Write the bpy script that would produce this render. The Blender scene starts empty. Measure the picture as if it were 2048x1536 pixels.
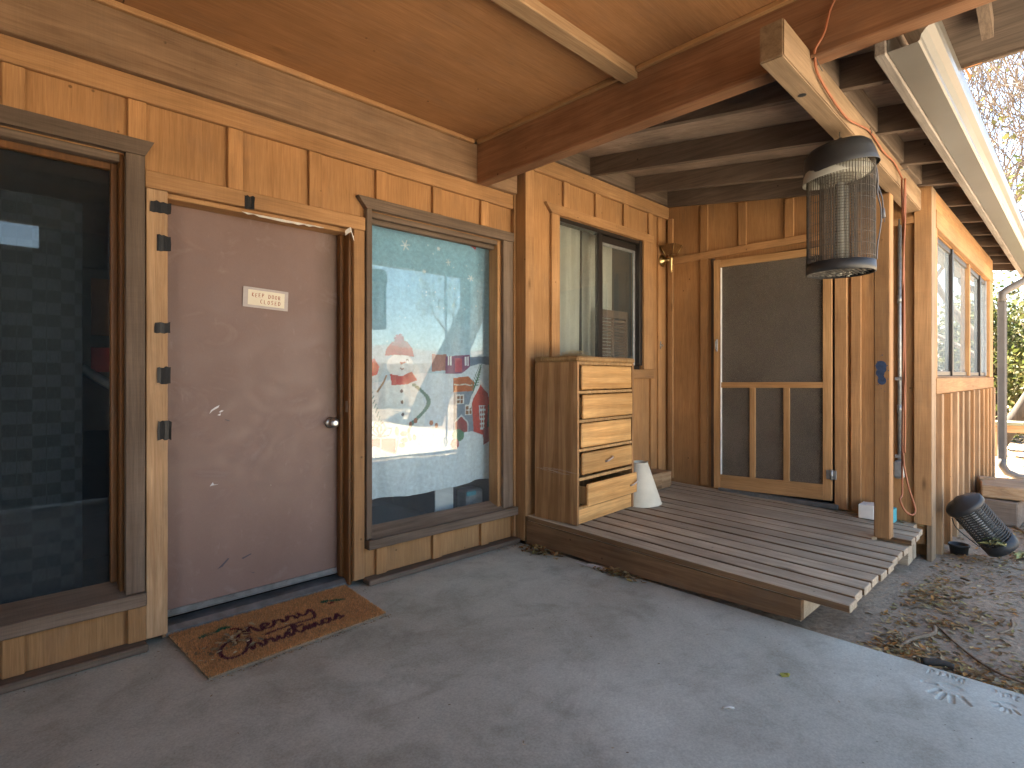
import bpy, bmesh, math, random
import numpy as np
from mathutils import Vector, Matrix, noise

rnd = random.Random(7)
S = bpy.context.scene
COL = S.collection
R = math.radians

# ------------------------------------------------------------------ camera
cam_d = bpy.data.cameras.new('camera')
cam = bpy.data.objects.new('camera', cam_d)
COL.objects.link(cam)
cam.location = (0, 0, 1.22)
cam.rotation_euler = (R(90), 0, R(45.8 - 90))
cam_d.sensor_width = 36
cam_d.lens = 36 * 1118 / 2048
cam_d.shift_y = -16 / 2048
cam_d.clip_start = .05
cam_d.clip_end = 6000
S.camera = cam

# ------------------------------------------------------------------ world, sun, exposure
SUN_EL, SUN_AZ = 54, 24          # azimuth: degrees from +Y towards +X
W = bpy.data.worlds.new('World')
S.world = W
W.use_nodes = True
wn = W.node_tree
wn.nodes.clear()
sky = wn.nodes.new('ShaderNodeTexSky')
sky.sky_type = 'NISHITA'
sky.sun_disc = False
sky.sun_elevation = R(SUN_EL)
sky.sun_rotation = R(SUN_AZ)
sky.air_density = 1.0
sky.dust_density = .4
sky.ozone_density = 2.0
bg = wn.nodes.new('ShaderNodeBackground')
bg.inputs[1].default_value = .05
wo = wn.nodes.new('ShaderNodeOutputWorld')
wn.links.new(sky.outputs[0], bg.inputs[0])
wn.links.new(bg.outputs[0], wo.inputs[0])

sd = bpy.data.lights.new('sun', 'SUN')
sd.energy = 5
sd.angle = R(.53)
sd.color = (1, .93, .82)
sun = bpy.data.objects.new('sun', sd)
COL.objects.link(sun)
sv = Vector((math.sin(R(SUN_AZ)) * math.cos(R(SUN_EL)), math.cos(R(SUN_AZ)) * math.cos(R(SUN_EL)), math.sin(R(SUN_EL))))
sun.rotation_euler = sv.to_track_quat('Z', 'Y').to_euler()
sun.location = sv * 40

S.view_settings.view_transform = 'Standard'
S.view_settings.look = 'None'
S.view_settings.gamma = 1
S.view_settings.exposure = 4.08
S.view_settings.use_white_balance = True
S.view_settings.white_balance_temperature = 7300
S.view_settings.white_balance_tint = 10
S.view_settings.use_curve_mapping = False
S.render.engine = 'CYCLES'
S.cycles.use_denoising = True
S.render.filter_size = 1.1
S.cycles.max_bounces = 8
S.cycles.diffuse_bounces = 5
S.cycles.transparent_max_bounces = 24
S.cycles.sample_clamp_indirect = 6

# ------------------------------------------------------------------ materials
class NT:
    def __init__(s, name, rough=.7, spec=.3):
        s.m = bpy.data.materials.new(name)
        s.m.use_nodes = True
        s.t = s.m.node_tree
        s.b = s.t.nodes['Principled BSDF']
        s.out = s.t.nodes['Material Output']
        s.b.inputs['Roughness'].default_value = rough
        s.b.inputs['Specular IOR Level'].default_value = spec
    def n(s, ty, **kw):
        n = s.t.nodes.new('ShaderNode' + ty)
        for k, v in kw.items():
            if k.startswith('i_'):
                n.inputs[k[2:].replace('_', ' ')].default_value = v
            else:
                setattr(n, k, v)
        return n
    def l(s, a, b):
        s.t.links.new(a, b)
    def obj(s, spread=31.7):
        tc = s.n('TexCoord')
        oi = s.n('ObjectInfo')
        mu = s.n('VectorMath', operation='SCALE')
        s.l(oi.outputs['Random'], mu.inputs['Scale'])
        mu.inputs[0].default_value = (spread, spread * .7, spread * 1.3)
        ad = s.n('VectorMath', operation='ADD')
        s.l(tc.outputs['Object'], ad.inputs[0])
        s.l(mu.outputs[0], ad.inputs[1])
        s.rand = oi.outputs['Random']
        return ad.outputs[0]
    def noise(s, vec, scale, sv=(1, 1, 1), detail=5, rough=.6, dist=0.):
        mp = s.n('Mapping')
        mp.inputs['Scale'].default_value = sv
        s.l(vec, mp.inputs['Vector'])
        nz = s.n('TexNoise')
        nz.inputs['Scale'].default_value = scale
        nz.inputs['Detail'].default_value = detail
        nz.inputs['Roughness'].default_value = rough
        nz.inputs['Distortion'].default_value = dist
        s.l(mp.outputs[0], nz.inputs['Vector'])
        return nz.outputs['Fac']
    def ramp(s, fac, stops):
        r = s.n('ValToRGB')
        e = r.color_ramp.elements
        while len(e) < len(stops):
            e.new(.5)
        for k, (p, c) in enumerate(stops):
            e[k].position = p
            e[k].color = c if len(c) == 4 else (*c, 1)
        s.l(fac, r.inputs[0])
        return r.outputs[0]
    def mix(s, fac, a, b, mode='MIX'):
        m = s.n('Mix', data_type='RGBA', blend_type=mode)
        for sock, v in ((m.inputs[0], fac), (m.inputs[6], a), (m.inputs[7], b)):
            if hasattr(v, 'links'):
                s.l(v, sock)
            elif isinstance(v, (int, float)):
                sock.default_value = v
            else:
                sock.default_value = (*v[:3], 1)
        return m.outputs[2]
    def math(s, op, a, b=0., c=None):
        m = s.n('Math', operation=op)
        for k, v in enumerate((a, b) if c is None else (a, b, c)):
            if hasattr(v, 'links'):
                s.l(v, m.inputs[k])
            else:
                m.inputs[k].default_value = v
        return m.outputs[0]
    def bump(s, h, strength=.3, dist=.004):
        b = s.n('Bump')
        b.inputs['Strength'].default_value = strength
        b.inputs['Distance'].default_value = dist
        s.l(h, b.inputs['Height'])
        s.l(b.outputs[0], s.b.inputs['Normal'])
    def color(s, c):
        s.l(c, s.b.inputs['Base Color'])

AX = {'x': 0, 'y': 1, 'z': 2}
def sc3(axis, along, across):
    v = [across] * 3
    v[AX[axis]] = along
    return v

def wood(name, dark, light, axis='z', rough=.75, knots=.0, saw=.0, bump=.35, vary=.16, blotch=.25, spec=.25, grain=1.0, dirt=(.12, .10, .085), dirtamt=.25, rings=0., ringmix=.5, specks=.8):
    m = NT(name, rough, spec)
    v = m.obj()
    g1 = m.noise(v, 1.0, sc3(axis, 1.1 * grain, 20 * grain), 6, .62, 1.2)
    g2 = m.noise(v, 1.0, sc3(axis, 5 * grain, 150 * grain), 4, .65)
    bl = m.noise(v, 1.6, (1, 1, 1), 4, .6)
    c = m.ramp(g1, [(.3, dark), (.68, light)])
    fine = m.ramp(g2, [(.25, (.62, .62, .62)), (.75, (1.12, 1.12, 1.12))])
    c = m.mix(.75, c, fine, 'MULTIPLY')
    if rings:
        mpw = m.n('Mapping')
        mpw.inputs['Scale'].default_value = sc3(axis, .16, 1.0)
        m.l(v, mpw.inputs['Vector'])
        wv = m.n('TexWave', wave_type='RINGS', rings_direction='SPHERICAL')
        wv.inputs['Scale'].default_value = rings
        wv.inputs['Distortion'].default_value = 3.5
        wv.inputs['Detail'].default_value = 3
        wv.inputs['Detail Scale'].default_value = 1.2
        m.l(mpw.outputs[0], wv.inputs['Vector'])
        c = m.mix(ringmix, c, m.ramp(wv.outputs['Fac'], [(.25, (.62, .55, .48)), (.6, (1.08, 1.08, 1.08))]), 'MULTIPLY')
    blf = m.ramp(bl, [(.35, (1 - blotch,) * 3), (.7, (1 + blotch * .4,) * 3)])
    c = m.mix(1., c, blf, 'MULTIPLY')
    dn = m.noise(v, 4.5, sc3(axis, .7, 1.6), 7, .7)
    df = m.ramp(dn, [(.52, (0, 0, 0)), (.75, (dirtamt,) * 3)])
    c = m.mix(df, c, dirt)
    h = m.math('ADD', m.math('MULTIPLY', g1, .6), m.math('MULTIPLY', g2, .6))
    if knots:
        mp = m.n('Mapping')
        mp.inputs['Scale'].default_value = sc3(axis, 1.5 * knots, 5.5 * knots)
        m.l(v, mp.inputs['Vector'])
        vo = m.n('TexVoronoi')
        vo.inputs['Scale'].default_value = 1
        m.l(mp.outputs[0], vo.inputs['Vector'])
        wob = m.math('ADD', vo.outputs['Distance'], m.math('MULTIPLY', g2, .06))
        kf = m.ramp(wob, [(.05, (1, 1, 1)), (.13, (0, 0, 0))])
        kf2 = m.math('MULTIPLY', kf, m.ramp(m.noise(v, .9), [(.48, (0, 0, 0)), (.55, (.85, .85, .85))]))
        c = m.mix(kf2, c, tuple(x * .35 for x in dark))
    if specks:
        vs = m.n('TexVoronoi')
        vs.inputs['Scale'].default_value = 9
        m.l(v, vs.inputs['Vector'])
        sg = m.ramp(m.noise(v, 2.3), [(.5, (0, 0, 0)), (.54, (specks,) * 3)])
        sf2 = m.math('MULTIPLY', m.ramp(vs.outputs['Distance'], [(.045, (1, 1, 1)), (.075, (0, 0, 0))]), sg)
        c = m.mix(sf2, c, tuple(x * .3 for x in dark))
    if saw:
        other = 'z' if axis != 'z' else 'x'
        s1 = m.noise(v, 1.0, [260 if k == AX[axis] else 6 for k in range(3)], 3, .6)
        sf = m.ramp(s1, [(.3, (1 - .32 * saw,) * 3), (.7, (1.06,) * 3)])
        c = m.mix(1., c, sf, 'MULTIPLY')
        h = m.math('ADD', h, m.math('MULTIPLY', s1, .7 * saw))
    vr = m.ramp(m.rand, [(0., (1 - vary,) * 3), (1., (1 + vary,) * 3)])
    c = m.mix(1., c, vr, 'MULTIPLY')
    m.color(c)
    m.bump(h, bump, .004)
    return m.m

def plain(name, c, rough=.6, spec=.4, metal=0., var=.15, scale=6., bump=0., bscale=60.):
    m = NT(name, rough, spec)
    v = m.obj()
    nz = m.noise(v, scale, (1, 1, 1), 6, .65)
    f = m.ramp(nz, [(.3, tuple(x * (1 - var) for x in c)), (.7, tuple(min(1, x * (1 + var)) for x in c))])
    m.color(f)
    m.b.inputs['Metallic'].default_value = metal
    if bump:
        m.bump(m.noise(v, bscale, (1, 1, 1), 5, .6), bump, .003)
    return m.m

def vcol(name, rough=.8, spec=.2, trans=0.):
    m = NT(name, rough, spec)
    a = m.n('VertexColor', layer_name='Col')
    v = m.obj()
    nz = m.noise(v, 40, (1, 1, 1), 4, .6)
    c = m.mix(1., a.outputs[0], m.ramp(nz, [(.3, (.82,) * 3), (.7, (1.08,) * 3)]), 'MULTIPLY')
    m.color(c)
    if trans:
        tr = m.n('BsdfTranslucent')
        m.l(c, tr.inputs[0])
        mx = m.n('MixShader')
        mx.inputs[0].default_value = trans
        m.l(m.b.outputs[0], mx.inputs[1])
        m.l(tr.outputs[0], mx.inputs[2])
        m.l(mx.outputs[0], m.out.inputs[0])
    return m.m

def glass(name, f0=.06, dust=.03, tint=(.93, .96, .95), dustcol=(.55, .6, .62), streak=1., roughness=.012):
    m = NT(name)
    m.t.nodes.remove(m.b)
    v = m.obj()
    ge = m.n('NewGeometry')
    dt = m.n('VectorMath', operation='DOT_PRODUCT')
    m.l(ge.outputs['Normal'], dt.inputs[0])
    m.l(ge.outputs['Incoming'], dt.inputs[1])
    c = m.math('ABSOLUTE', dt.outputs['Value'])
    p5 = m.math('POWER', m.math('SUBTRACT', 1., c), 5.)
    fr = m.math('MULTIPLY_ADD', p5, 1 - f0, f0)
    tr = m.n('BsdfTransparent')
    tr.inputs[0].default_value = (*tint, 1)
    gl = m.n('BsdfGlossy')
    gl.inputs['Roughness'].default_value = roughness
    mx = m.n('MixShader')
    m.l(fr, mx.inputs[0])
    m.l(tr.outputs[0], mx.inputs[1])
    m.l(gl.outputs[0], mx.inputs[2])
    df = m.n('BsdfDiffuse')
    df.inputs[0].default_value = (*dustcol, 1)
    d1 = m.noise(v, 3., (1, 1, .5), 7, .7)
    d2 = m.noise(v, 90., (1, 1, .6), 3, .5)
    sp = m.ramp(d2, [(.70, (0, 0, 0)), (.80, (.5 * streak,) * 3)])
    dd = m.math('ADD', m.math('MULTIPLY', d1, dust * 2), m.math('MULTIPLY', sp, dust * 4))
    m2 = m.n('MixShader')
    m.l(dd, m2.inputs[0])
    m.l(mx.outputs[0], m2.inputs[1])
    m.l(df.outputs[0], m2.inputs[2])
    m.l(m2.outputs[0], m.out.inputs[0])
    return m.m

SID_D, SID_L = (.385, .198, .083), (.48, .26, .114)
M = {}
M['siding'] = wood('siding', SID_D, SID_L, 'z', knots=0, saw=.0, bump=.4, blotch=.22, grain=1.6, vary=.06)
for a in 'xyz':
    M['trim_' + a] = wood('trim_' + a, (.365, .192, .085), (.475, .266, .124), a, knots=1.0, saw=.12, bump=.45)
    M['gray_' + a] = wood('gray_' + a, (.135, .095, .068), (.24, .175, .13), a, knots=.9, saw=.15, bump=.7, dirtamt=.35)
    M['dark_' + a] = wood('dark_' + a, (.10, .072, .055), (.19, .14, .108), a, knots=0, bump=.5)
    M['pale_' + a] = wood('pale_' + a, (.26, .17, .10), (.40, .28, .18), a, knots=.8, bump=.3)
    M['pine_' + a] = wood('pine_' + a, (.43, .225, .092), (.62, .37, .175), a, knots=0, bump=.2, blotch=.15)
    M['oldpale_' + a] = wood('oldpale_' + a, (.32, .18, .09), (.52, .345, .2), a, knots=.7, bump=.5, dirtamt=.45)
M['plywood'] = wood('plywood', (.34, .162, .068), (.43, .212, .094), 'x', knots=.45, bump=.25, blotch=.2, grain=1.6)
M['ledger'] = wood('ledger', (.235, .14, .08), (.35, .22, .13), 'x', knots=1.1, saw=.1, bump=.8, dirtamt=.3)
M['tanbeam'] = wood('tanbeam', (.30, .185, .10), (.42, .27, .155), 'x', knots=.7, bump=.3)
M['redbeam'] = wood('redbeam', (.23, .105, .052), (.36, .185, .10), 'y', knots=.8, bump=.5, blotch=.3)
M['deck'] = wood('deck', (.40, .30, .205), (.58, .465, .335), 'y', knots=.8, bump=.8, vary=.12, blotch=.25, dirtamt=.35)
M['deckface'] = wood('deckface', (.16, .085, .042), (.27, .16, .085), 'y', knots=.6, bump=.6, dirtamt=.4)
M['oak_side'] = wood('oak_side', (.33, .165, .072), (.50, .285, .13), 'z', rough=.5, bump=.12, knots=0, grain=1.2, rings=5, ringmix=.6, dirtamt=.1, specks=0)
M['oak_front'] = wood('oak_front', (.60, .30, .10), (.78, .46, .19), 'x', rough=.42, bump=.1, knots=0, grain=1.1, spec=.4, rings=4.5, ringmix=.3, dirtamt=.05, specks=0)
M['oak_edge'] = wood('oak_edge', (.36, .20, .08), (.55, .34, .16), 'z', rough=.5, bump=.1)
M['sheath'] = wood('sheath', (.32, .23, .175), (.5, .385, .31), 'y', knots=.5, bump=.4, blotch=.4)
M['bronze'] = plain('bronze_metal', (.035, .03, .027), .4, .5, .4)
M['black'] = plain('black_plastic', (.022, .023, .025), .5, .5, 0, .3, 8, .15, 40)
M['blackmetal'] = plain('black_wire', (.05, .05, .048), .5, .5, .3)
M['wire'] = plain('zapper_wire', (.085, .068, .048), .6, .4, .1, .4, 30)
M['brass'] = plain('brass', (.52, .39, .19), .32, .5, 1., .2, 20)
M['steel'] = plain('steel', (.45, .45, .44), .35, .5, 1., .25, 30)
M['galv'] = plain('galvanised', (.34, .36, .37), .5, .5, .7, .2, 25)
M['alum'] = plain('threshold_metal', (.20, .215, .225), .42, .5, .6, .35, 12)
M['white'] = plain('white_paint', (.72, .70, .66), .6, .4, 0, .1)
M['paper'] = plain('paper', (.74, .68, .55), .8, .2, 0, .08)
M['cleartape'] = plain('clear_tape', (.42, .36, .33), .35, .5, 0, .1, 15)
M['redink'] = plain('red_ink', (.42, .09, .04), .8, .2, 0, .2)
M['tape'] = plain('black_tape', (.010, .010, .011), .42, .3, 0, .3, 40, .5, 60)
M['shade'] = plain('lampshade_fabric', (.72, .66, .53), .85, .2, 0, .06, 10, .2, 300)
M['rubber'] = plain('orange_cord_jacket', (.25, .085, .04), .55, .35, 0, .2)
M['greycord'] = plain('grey_cord', (.10, .10, .11), .5, .4)
M['gutter'] = plain('gutter_enamel', (.12, .117, .108), .3, .5, 0, .12, 2)
M['fasciawood'] = wood('fasciawood', (.19, .165, .145), (.36, .32, .285), 'x', knots=.5, bump=.8, dirtamt=.5)
M['downspout'] = plain('downspout_enamel', (.14, .13, .12), .5, .4, 0, .15)
M['teal'] = plain('teal_card', (.06, .36, .42), .6, .3)
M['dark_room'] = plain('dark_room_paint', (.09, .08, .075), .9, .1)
M['amber'] = plain('amber_glass', (.11, .055, .02), .3, .5, 0, .4, 30)
M['bluepaint'] = plain('blue_spray', (.035, .06, .12), .7, .3, 0, .4, 25)
M['drape'] = plain('pale_drape', (.56, .54, .49), .9, .1, 0, .12, 3)
M['fabricgray'] = plain('pale_curtain', (.36, .355, .31), .9, .1, 0, .15, 3)
M['shutterbrown'] = plain('shutter_stain', (.17, .095, .065), .6, .3, 0, .2)
M['chip'] = plain('bare_primer', (.66, .65, .66), .7, .3)
M['scuff'] = plain('scuff_mark', (.085, .075, .085), .7, .3)
M['straw'] = plain('straw', (.42, .33, .20), .9, .1, 0, .3)
M['bark'] = wood('bark', (.035, .028, .022), (.095, .08, .066), 'z', knots=0, bump=1., grain=.35)
M['twigbark'] = plain('twig_bark', (.13, .11, .095), .9, .1, 0, .3)
M['stickbark'] = plain('stick_bark', (.24, .175, .12), .9, .1, 0, .35, 30, .5, 80)
M['greenwood'] = wood('greenwood', (.20, .22, .15), (.36, .38, .28), 'y')
M['leaf'] = vcol('tree_leaf', .6, .3, .4)
M['dryleaf'] = vcol('dry_leaf', .85, .15, .15)
M['rockhill'] = plain('hill_scrub', (.20, .17, .15), .95, .1, 0, .3, .01)
M['glass_dark'] = glass('window_glass', .035, .026, dustcol=(.22, .29, .36), streak=1.6)
M['glass_blue'] = glass('window_glass_curtain', .062, .045, tint=(.90, .95, .97), dustcol=(.42, .50, .56), streak=.6)
M['glass_gray'] = glass('window_glass_porch', .07, .09, dustcol=(.32, .34, .32), streak=.5)
M['glass_side'] = glass('window_glass_side', .09, .24, dustcol=(.42, .49, .53), streak=.15)
M['tarstain'] = plain('tar_stain', (.05, .04, .032), .8, .2)
M['jamb'] = wood('jamb_stain', (.105, .042, .012), (.21, .09, .028), 'z', rough=.4, bump=.2, knots=0, spec=.4)

def concrete():
    m = NT('concrete', .78, .3)
    tc = m.n('TexCoord')
    v = tc.outputs['Object']
    big = m.noise(v, .9, (1, 1, 1), 6, .62, .6)
    med = m.noise(v, 4.5, (1, 1, 1), 7, .68, .4)
    fin = m.noise(v, 120, (1, 1, 1), 4, .6)
    c = m.ramp(big, [(.3, (.33, .316, .258)), (.46, (.46, .458, .388)), (.56, (.50, .502, .432)), (.7, (.575, .584, .51))])
    c = m.mix(.8, c, m.ramp(med, [(.3, (.7, .68, .65)), (.5, (1, 1, 1)), (.72, (1.12, 1.12, 1.12))]), 'MULTIPLY')
    c = m.mix(.7, c, m.ramp(fin, [(.25, (.68,) * 3), (.75, (1.18,) * 3)]), 'MULTIPLY')
    st = m.noise(v, 1.7, (1, 1.3, 1), 5, .6, 1.6)
    sf = m.ramp(st, [(.56, (0, 0, 0)), (.76, (.42, .42, .42))])
    c = m.mix(sf, c, (.21, .165, .125))
    sk = m.n('TexVoronoi')
    sk.inputs['Scale'].default_value = 26
    m.l(v, sk.inputs['Vector'])
    gate = m.ramp(m.noise(v, 3.1), [(.55, (0, 0, 0)), (.6, (.8, .8, .8))])
    spk = m.math('MULTIPLY', m.ramp(sk.outputs['Distance'], [(.07, (1, 1, 1)), (.10, (0, 0, 0))]), gate)
    c = m.mix(spk, c, (.10, .085, .07))
    m.color(c)
    m.b.inputs['Roughness'].default_value = .7
    m.bump(m.math('ADD', m.math('MULTIPLY', med, .7), m.math('MULTIPLY', fin, .25)), .35, .006)
    return m.m
M['concrete'] = concrete()

def dirt():
    m = NT('dirt', .95, .1)
    tc = m.n('TexCoord')
    v = tc.outputs['Object']
    big = m.noise(v, .8, (1, 1, 1), 6, .65, .4)
    fin = m.noise(v, 38, (1, 1, 1), 6, .7)
    c = m.ramp(big, [(.3, (.29, .215, .155)), (.7, (.47, .37, .275))])
    c = m.mix(.9, c, m.ramp(fin, [(.28, (.5, .48, .46)), (.6, (1.05, 1.03, 1.)), (.78, (1.5, 1.42, 1.3))]), 'MULTIPLY')
    m.color(c)
    m.bump(m.math('ADD', fin, big), .9, .012)
    return m.m
M['dirt'] = dirt()

def door_paint():
    m = NT('door_paint', .48, .4)
    tc = m.n('TexCoord')
    v = tc.outputs['Object']
    big = m.noise(v, 1.2, (1, 1, .6), 6, .65)
    scr = m.noise(v, 3., (16, 1, 1.5), 4, .55, 1.5)
    fin = m.noise(v, 260, (1, 1, 1), 3)
    c = m.ramp(big, [(.3, (.165, .10, .082)), (.7, (.222, .143, .122))])
    c = m.mix(m.ramp(scr, [(.70, (0, 0, 0)), (.74, (.3,) * 3)]), c, (.32, .235, .22))
    sx = m.n('SeparateXYZ')
    m.l(v, sx.inputs[0])
    gn = m.noise(v, 7, (1, 1, .5), 6, .7)
    ex = m.math('MULTIPLY', m.ramp(m.math('ADD', sx.outputs[0], m.math('MULTIPLY', gn, .12)), [(.36, (0, 0, 0)), (.50, (1, 1, 1))]), m.ramp(m.math('ADD', sx.outputs[2], m.math('MULTIPLY', gn, .5)), [(.05, (.35,) * 3), (.35, (.8,) * 3)]))
    c = m.mix(ex, c, (.115, .072, .048))
    sm = m.noise(v, 2.6, (1, 1, 1.6), 5, .6, 2.2)
    c = m.mix(m.ramp(sm, [(.56, (0, 0, 0)), (.72, (.4,) * 3)]), c, (.30, .235, .225))
    lo2 = m.noise(v, 30, (1, 1, .4), 4, .6)
    spl = m.ramp(lo2, [(.64, (0, 0, 0)), (.74, (.22,) * 3)])
    c = m.mix(spl, c, (.30, .22, .205))
    c = m.mix(.5, c, m.ramp(fin, [(.3, (.86,) * 3), (.7, (1.08,) * 3)]), 'MULTIPLY')
    m.color(c)
    rr = m.ramp(sm, [(.3, (.38,) * 3), (.7, (.62,) * 3)])
    m.l(rr, m.b.inputs['Roughness'])
    m.bump(fin, .12, .002)
    return m.m
M['door'] = door_paint()

def screen_mat():
    m = NT('insect_screen', .8, .2)
    v = m.n('TexCoord').outputs['Object']
    nz = m.noise(v, 2.2, (1, 1, 1), 6, .7)
    fin = m.noise(v, 420, (1, 1, 1), 2)
    c = m.ramp(nz, [(.3, (.14, .118, .095)), (.72, (.185, .158, .13))])
    c = m.mix(.7, c, m.ramp(fin, [(.3, (.6,) * 3), (.7, (1.3,) * 3)]), 'MULTIPLY')
    m.color(c)
    tr = m.n('BsdfTransparent')
    mx = m.n('MixShader')
    mx.inputs[0].default_value = .3
    m.l(m.b.outputs[0], mx.inputs[1])
    m.l(tr.outputs[0], mx.inputs[2])
    m.l(mx.outputs[0], m.out.inputs[0])
    return m.m
M['screen'] = screen_mat()

def check_mat():
    m = NT('checked_weave', .9, .1)
    v = m.n('TexCoord').outputs['Object']
    ck = m.n('TexChecker')
    ck.inputs['Scale'].default_value = 1
    mp = m.n('Mapping')
    mp.inputs['Scale'].default_value = (20.5, .001, 19)
    m.l(v, mp.inputs['Vector'])
    m.l(mp.outputs[0], ck.inputs['Vector'])
    ck.inputs['Color1'].default_value = (.026, .033, .040, 1)
    ck.inputs['Color2'].default_value = (.015, .019, .024, 1)
    fin = m.noise(v, 1., (300, 1, 30), 3)
    c = m.mix(.8, ck.outputs[0], m.ramp(fin, [(.3, (.6,) * 3), (.7, (1.35,) * 3)]), 'MULTIPLY')
    m.color(c)
    return m.m
M['check'] = check_mat()

# ------------------------------------------------------------------ mesh building
WL = {}
class B:
    """collects shapes in world coordinates; out() links them as ONE mesh object"""
    def __init__(s):
        s.bm = bmesh.new()
        s.mats = []
        s.cur = 0
        s.cols = None
    def box(s, x0, x1, y0, y1, z0, z1, b=.003, mtx=None):
        if x1 < x0: x0, x1 = x1, x0
        if y1 < y0: y0, y1 = y1, y0
        if z1 < z0: z0, z1 = z1, z0
        t = bmesh.new()
        bmesh.ops.create_cube(t, size=1)
        for v in t.verts:
            v.co = Vector(((x0 + x1) / 2 + v.co.x * (x1 - x0), (y0 + y1) / 2 + v.co.y * (y1 - y0), (z0 + z1) / 2 + v.co.z * (z1 - z0)))
        b = min(b, .3 * min(x1 - x0, y1 - y0, z1 - z0))
        if b > 0:
            bmesh.ops.bevel(t, geom=list(t.edges), offset=b, segments=1, affect='EDGES')
        s.merge(t, mtx)
        return s
    def merge(s, t, mtx=None):
        if mtx is not None:
            bmesh.ops.transform(t, matrix=mtx, verts=t.verts)
        me = bpy.data.meshes.new('tmp')
        t.to_mesh(me)
        t.free()
        s.bm.from_mesh(me)
        bpy.data.meshes.remove(me)
    def poly(s, pts, d=None):
        """n-gon, extruded by vector d when given"""
        vs = [s.bm.verts.new(p) for p in pts]
        try:
            f = s.bm.faces.new(vs)
        except ValueError:
            return s
        if d is not None:
            v2 = [s.bm.verts.new(Vector(p) + Vector(d)) for p in pts]
            s.bm.faces.new(v2[::-1])
            n = len(pts)
            for i in range(n):
                s.bm.faces.new((vs[i], v2[i], v2[(i + 1) % n], vs[(i + 1) % n]))
        return s
    def tube(s, path, r, n=6, caps=True):
        path = [Vector(p) for p in path]
        rs = r if isinstance(r, (list, tuple)) else [r] * len(path)
        rings = []
        up = None
        for i, p in enumerate(path):
            d = (path[min(i + 1, len(path) - 1)] - path[max(i - 1, 0)])
            if d.length < 1e-9:
                d = Vector((0, 0, 1))
            d.normalize()
            if up is None:
                up = d.orthogonal().normalized()
            else:
                up = (up - d * up.dot(d))
                up = up.normalized() if up.length > 1e-6 else d.orthogonal().normalized()
            w = d.cross(up)
            rings.append([s.bm.verts.new(p + (up * math.cos(2 * math.pi * k / n) + w * math.sin(2 * math.pi * k / n)) * rs[i]) for k in range(n)])
        for a, b2 in zip(rings, rings[1:]):
            for k in range(n):
                f = s.bm.faces.new((a[k], a[(k + 1) % n], b2[(k + 1) % n], b2[k]))
                f.smooth = True
        if caps and n > 2:
            s.bm.faces.new(rings[0][::-1])
            s.bm.faces.new(rings[-1])
        return s
    def lathe(s, prof, n=32, mtx=None, closed=False):
        t = bmesh.new()
        rings = []
        for r, z in prof:
            rings.append([t.verts.new((r * math.cos(2 * math.pi * k / n), r * math.sin(2 * math.pi * k / n), z)) for k in range(n)])
        for a, b2 in zip(rings, rings[1:]):
            for k in range(n):
                f = t.faces.new((a[k], a[(k + 1) % n], b2[(k + 1) % n], b2[k]))
                f.smooth = True
        if closed:
            t.faces.new(rings[0][::-1])
            t.faces.new(rings[-1])
        s.merge(t, mtx)
        return s
    def out(s, name, mat, parent=None, smooth=False, wobble=0):
        bm = s.bm
        if wobble:
            for v in bm.verts:
                v.co += noise.noise_vector(v.co * 3.1) * wobble
        bmesh.ops.recalc_face_normals(bm, faces=bm.faces)
        me = bpy.data.meshes.new(name)
        co = [v.co for v in bm.verts]
        lo = Vector([min(c[k] for c in co) for k in range(3)])
        hi = Vector([max(c[k] for c in co) for k in range(3)])
        c = (lo + hi) / 2
        for v in bm.verts:
            v.co -= c
        if smooth:
            for f in bm.faces:
                f.smooth = True
        bm.to_mesh(me)
        bm.free()
        me.materials.append(mat if not isinstance(mat, str) else M[mat])
        o = bpy.data.objects.new(name, me)
        COL.objects.link(o)
        WL[o] = c
        if parent is not None:
            o.parent = parent
            o.location = c - WL[parent]
        else:
            o.location = c
        return o

def raw(name, verts, faces, mat, parent=None, cols=None, smooth=False):
    """fast mesh from arrays, vertex colours optional"""
    V = np.asarray(verts, dtype=np.float64)
    c = (V.min(0) + V.max(0)) / 2
    me = bpy.data.meshes.new(name)
    me.from_pydata((V - c).tolist(), [], faces)
    if cols is not None:
        at = me.color_attributes.new('Col', 'FLOAT_COLOR', 'POINT')
        cc = np.ones((len(V), 4), dtype=np.float32)
        cc[:, :3] = cols
        at.data.foreach_set('color', cc.ravel())
    if smooth:
        me.polygons.foreach_set('use_smooth', [True] * len(me.polygons))
    me.materials.append(M[mat])
    o = bpy.data.objects.new(name, me)
    COL.objects.link(o)
    c = Vector(c)
    WL[o] = c
    if parent is not None:
        o.parent = parent
        o.location = c - WL[parent]
    else:
        o.location = c
    return o

def tag(o, label=None, cat=None, group=None, kind=None):
    if label: o['label'] = label
    if cat: o['category'] = cat
    if group: o['group'] = group
    if kind: o['kind'] = kind
    return o

def thing(name, label, cat, loc, group=None):
    o = bpy.data.objects.new(name, None)
    o.empty_display_size = .1
    COL.objects.link(o)
    o.location = loc
    WL[o] = Vector(loc)
    return tag(o, label, cat, group)

def bx(name, mat, parent, *a, b=.003):
    return B().box(*a, b=b).out(name, mat, parent)

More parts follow.
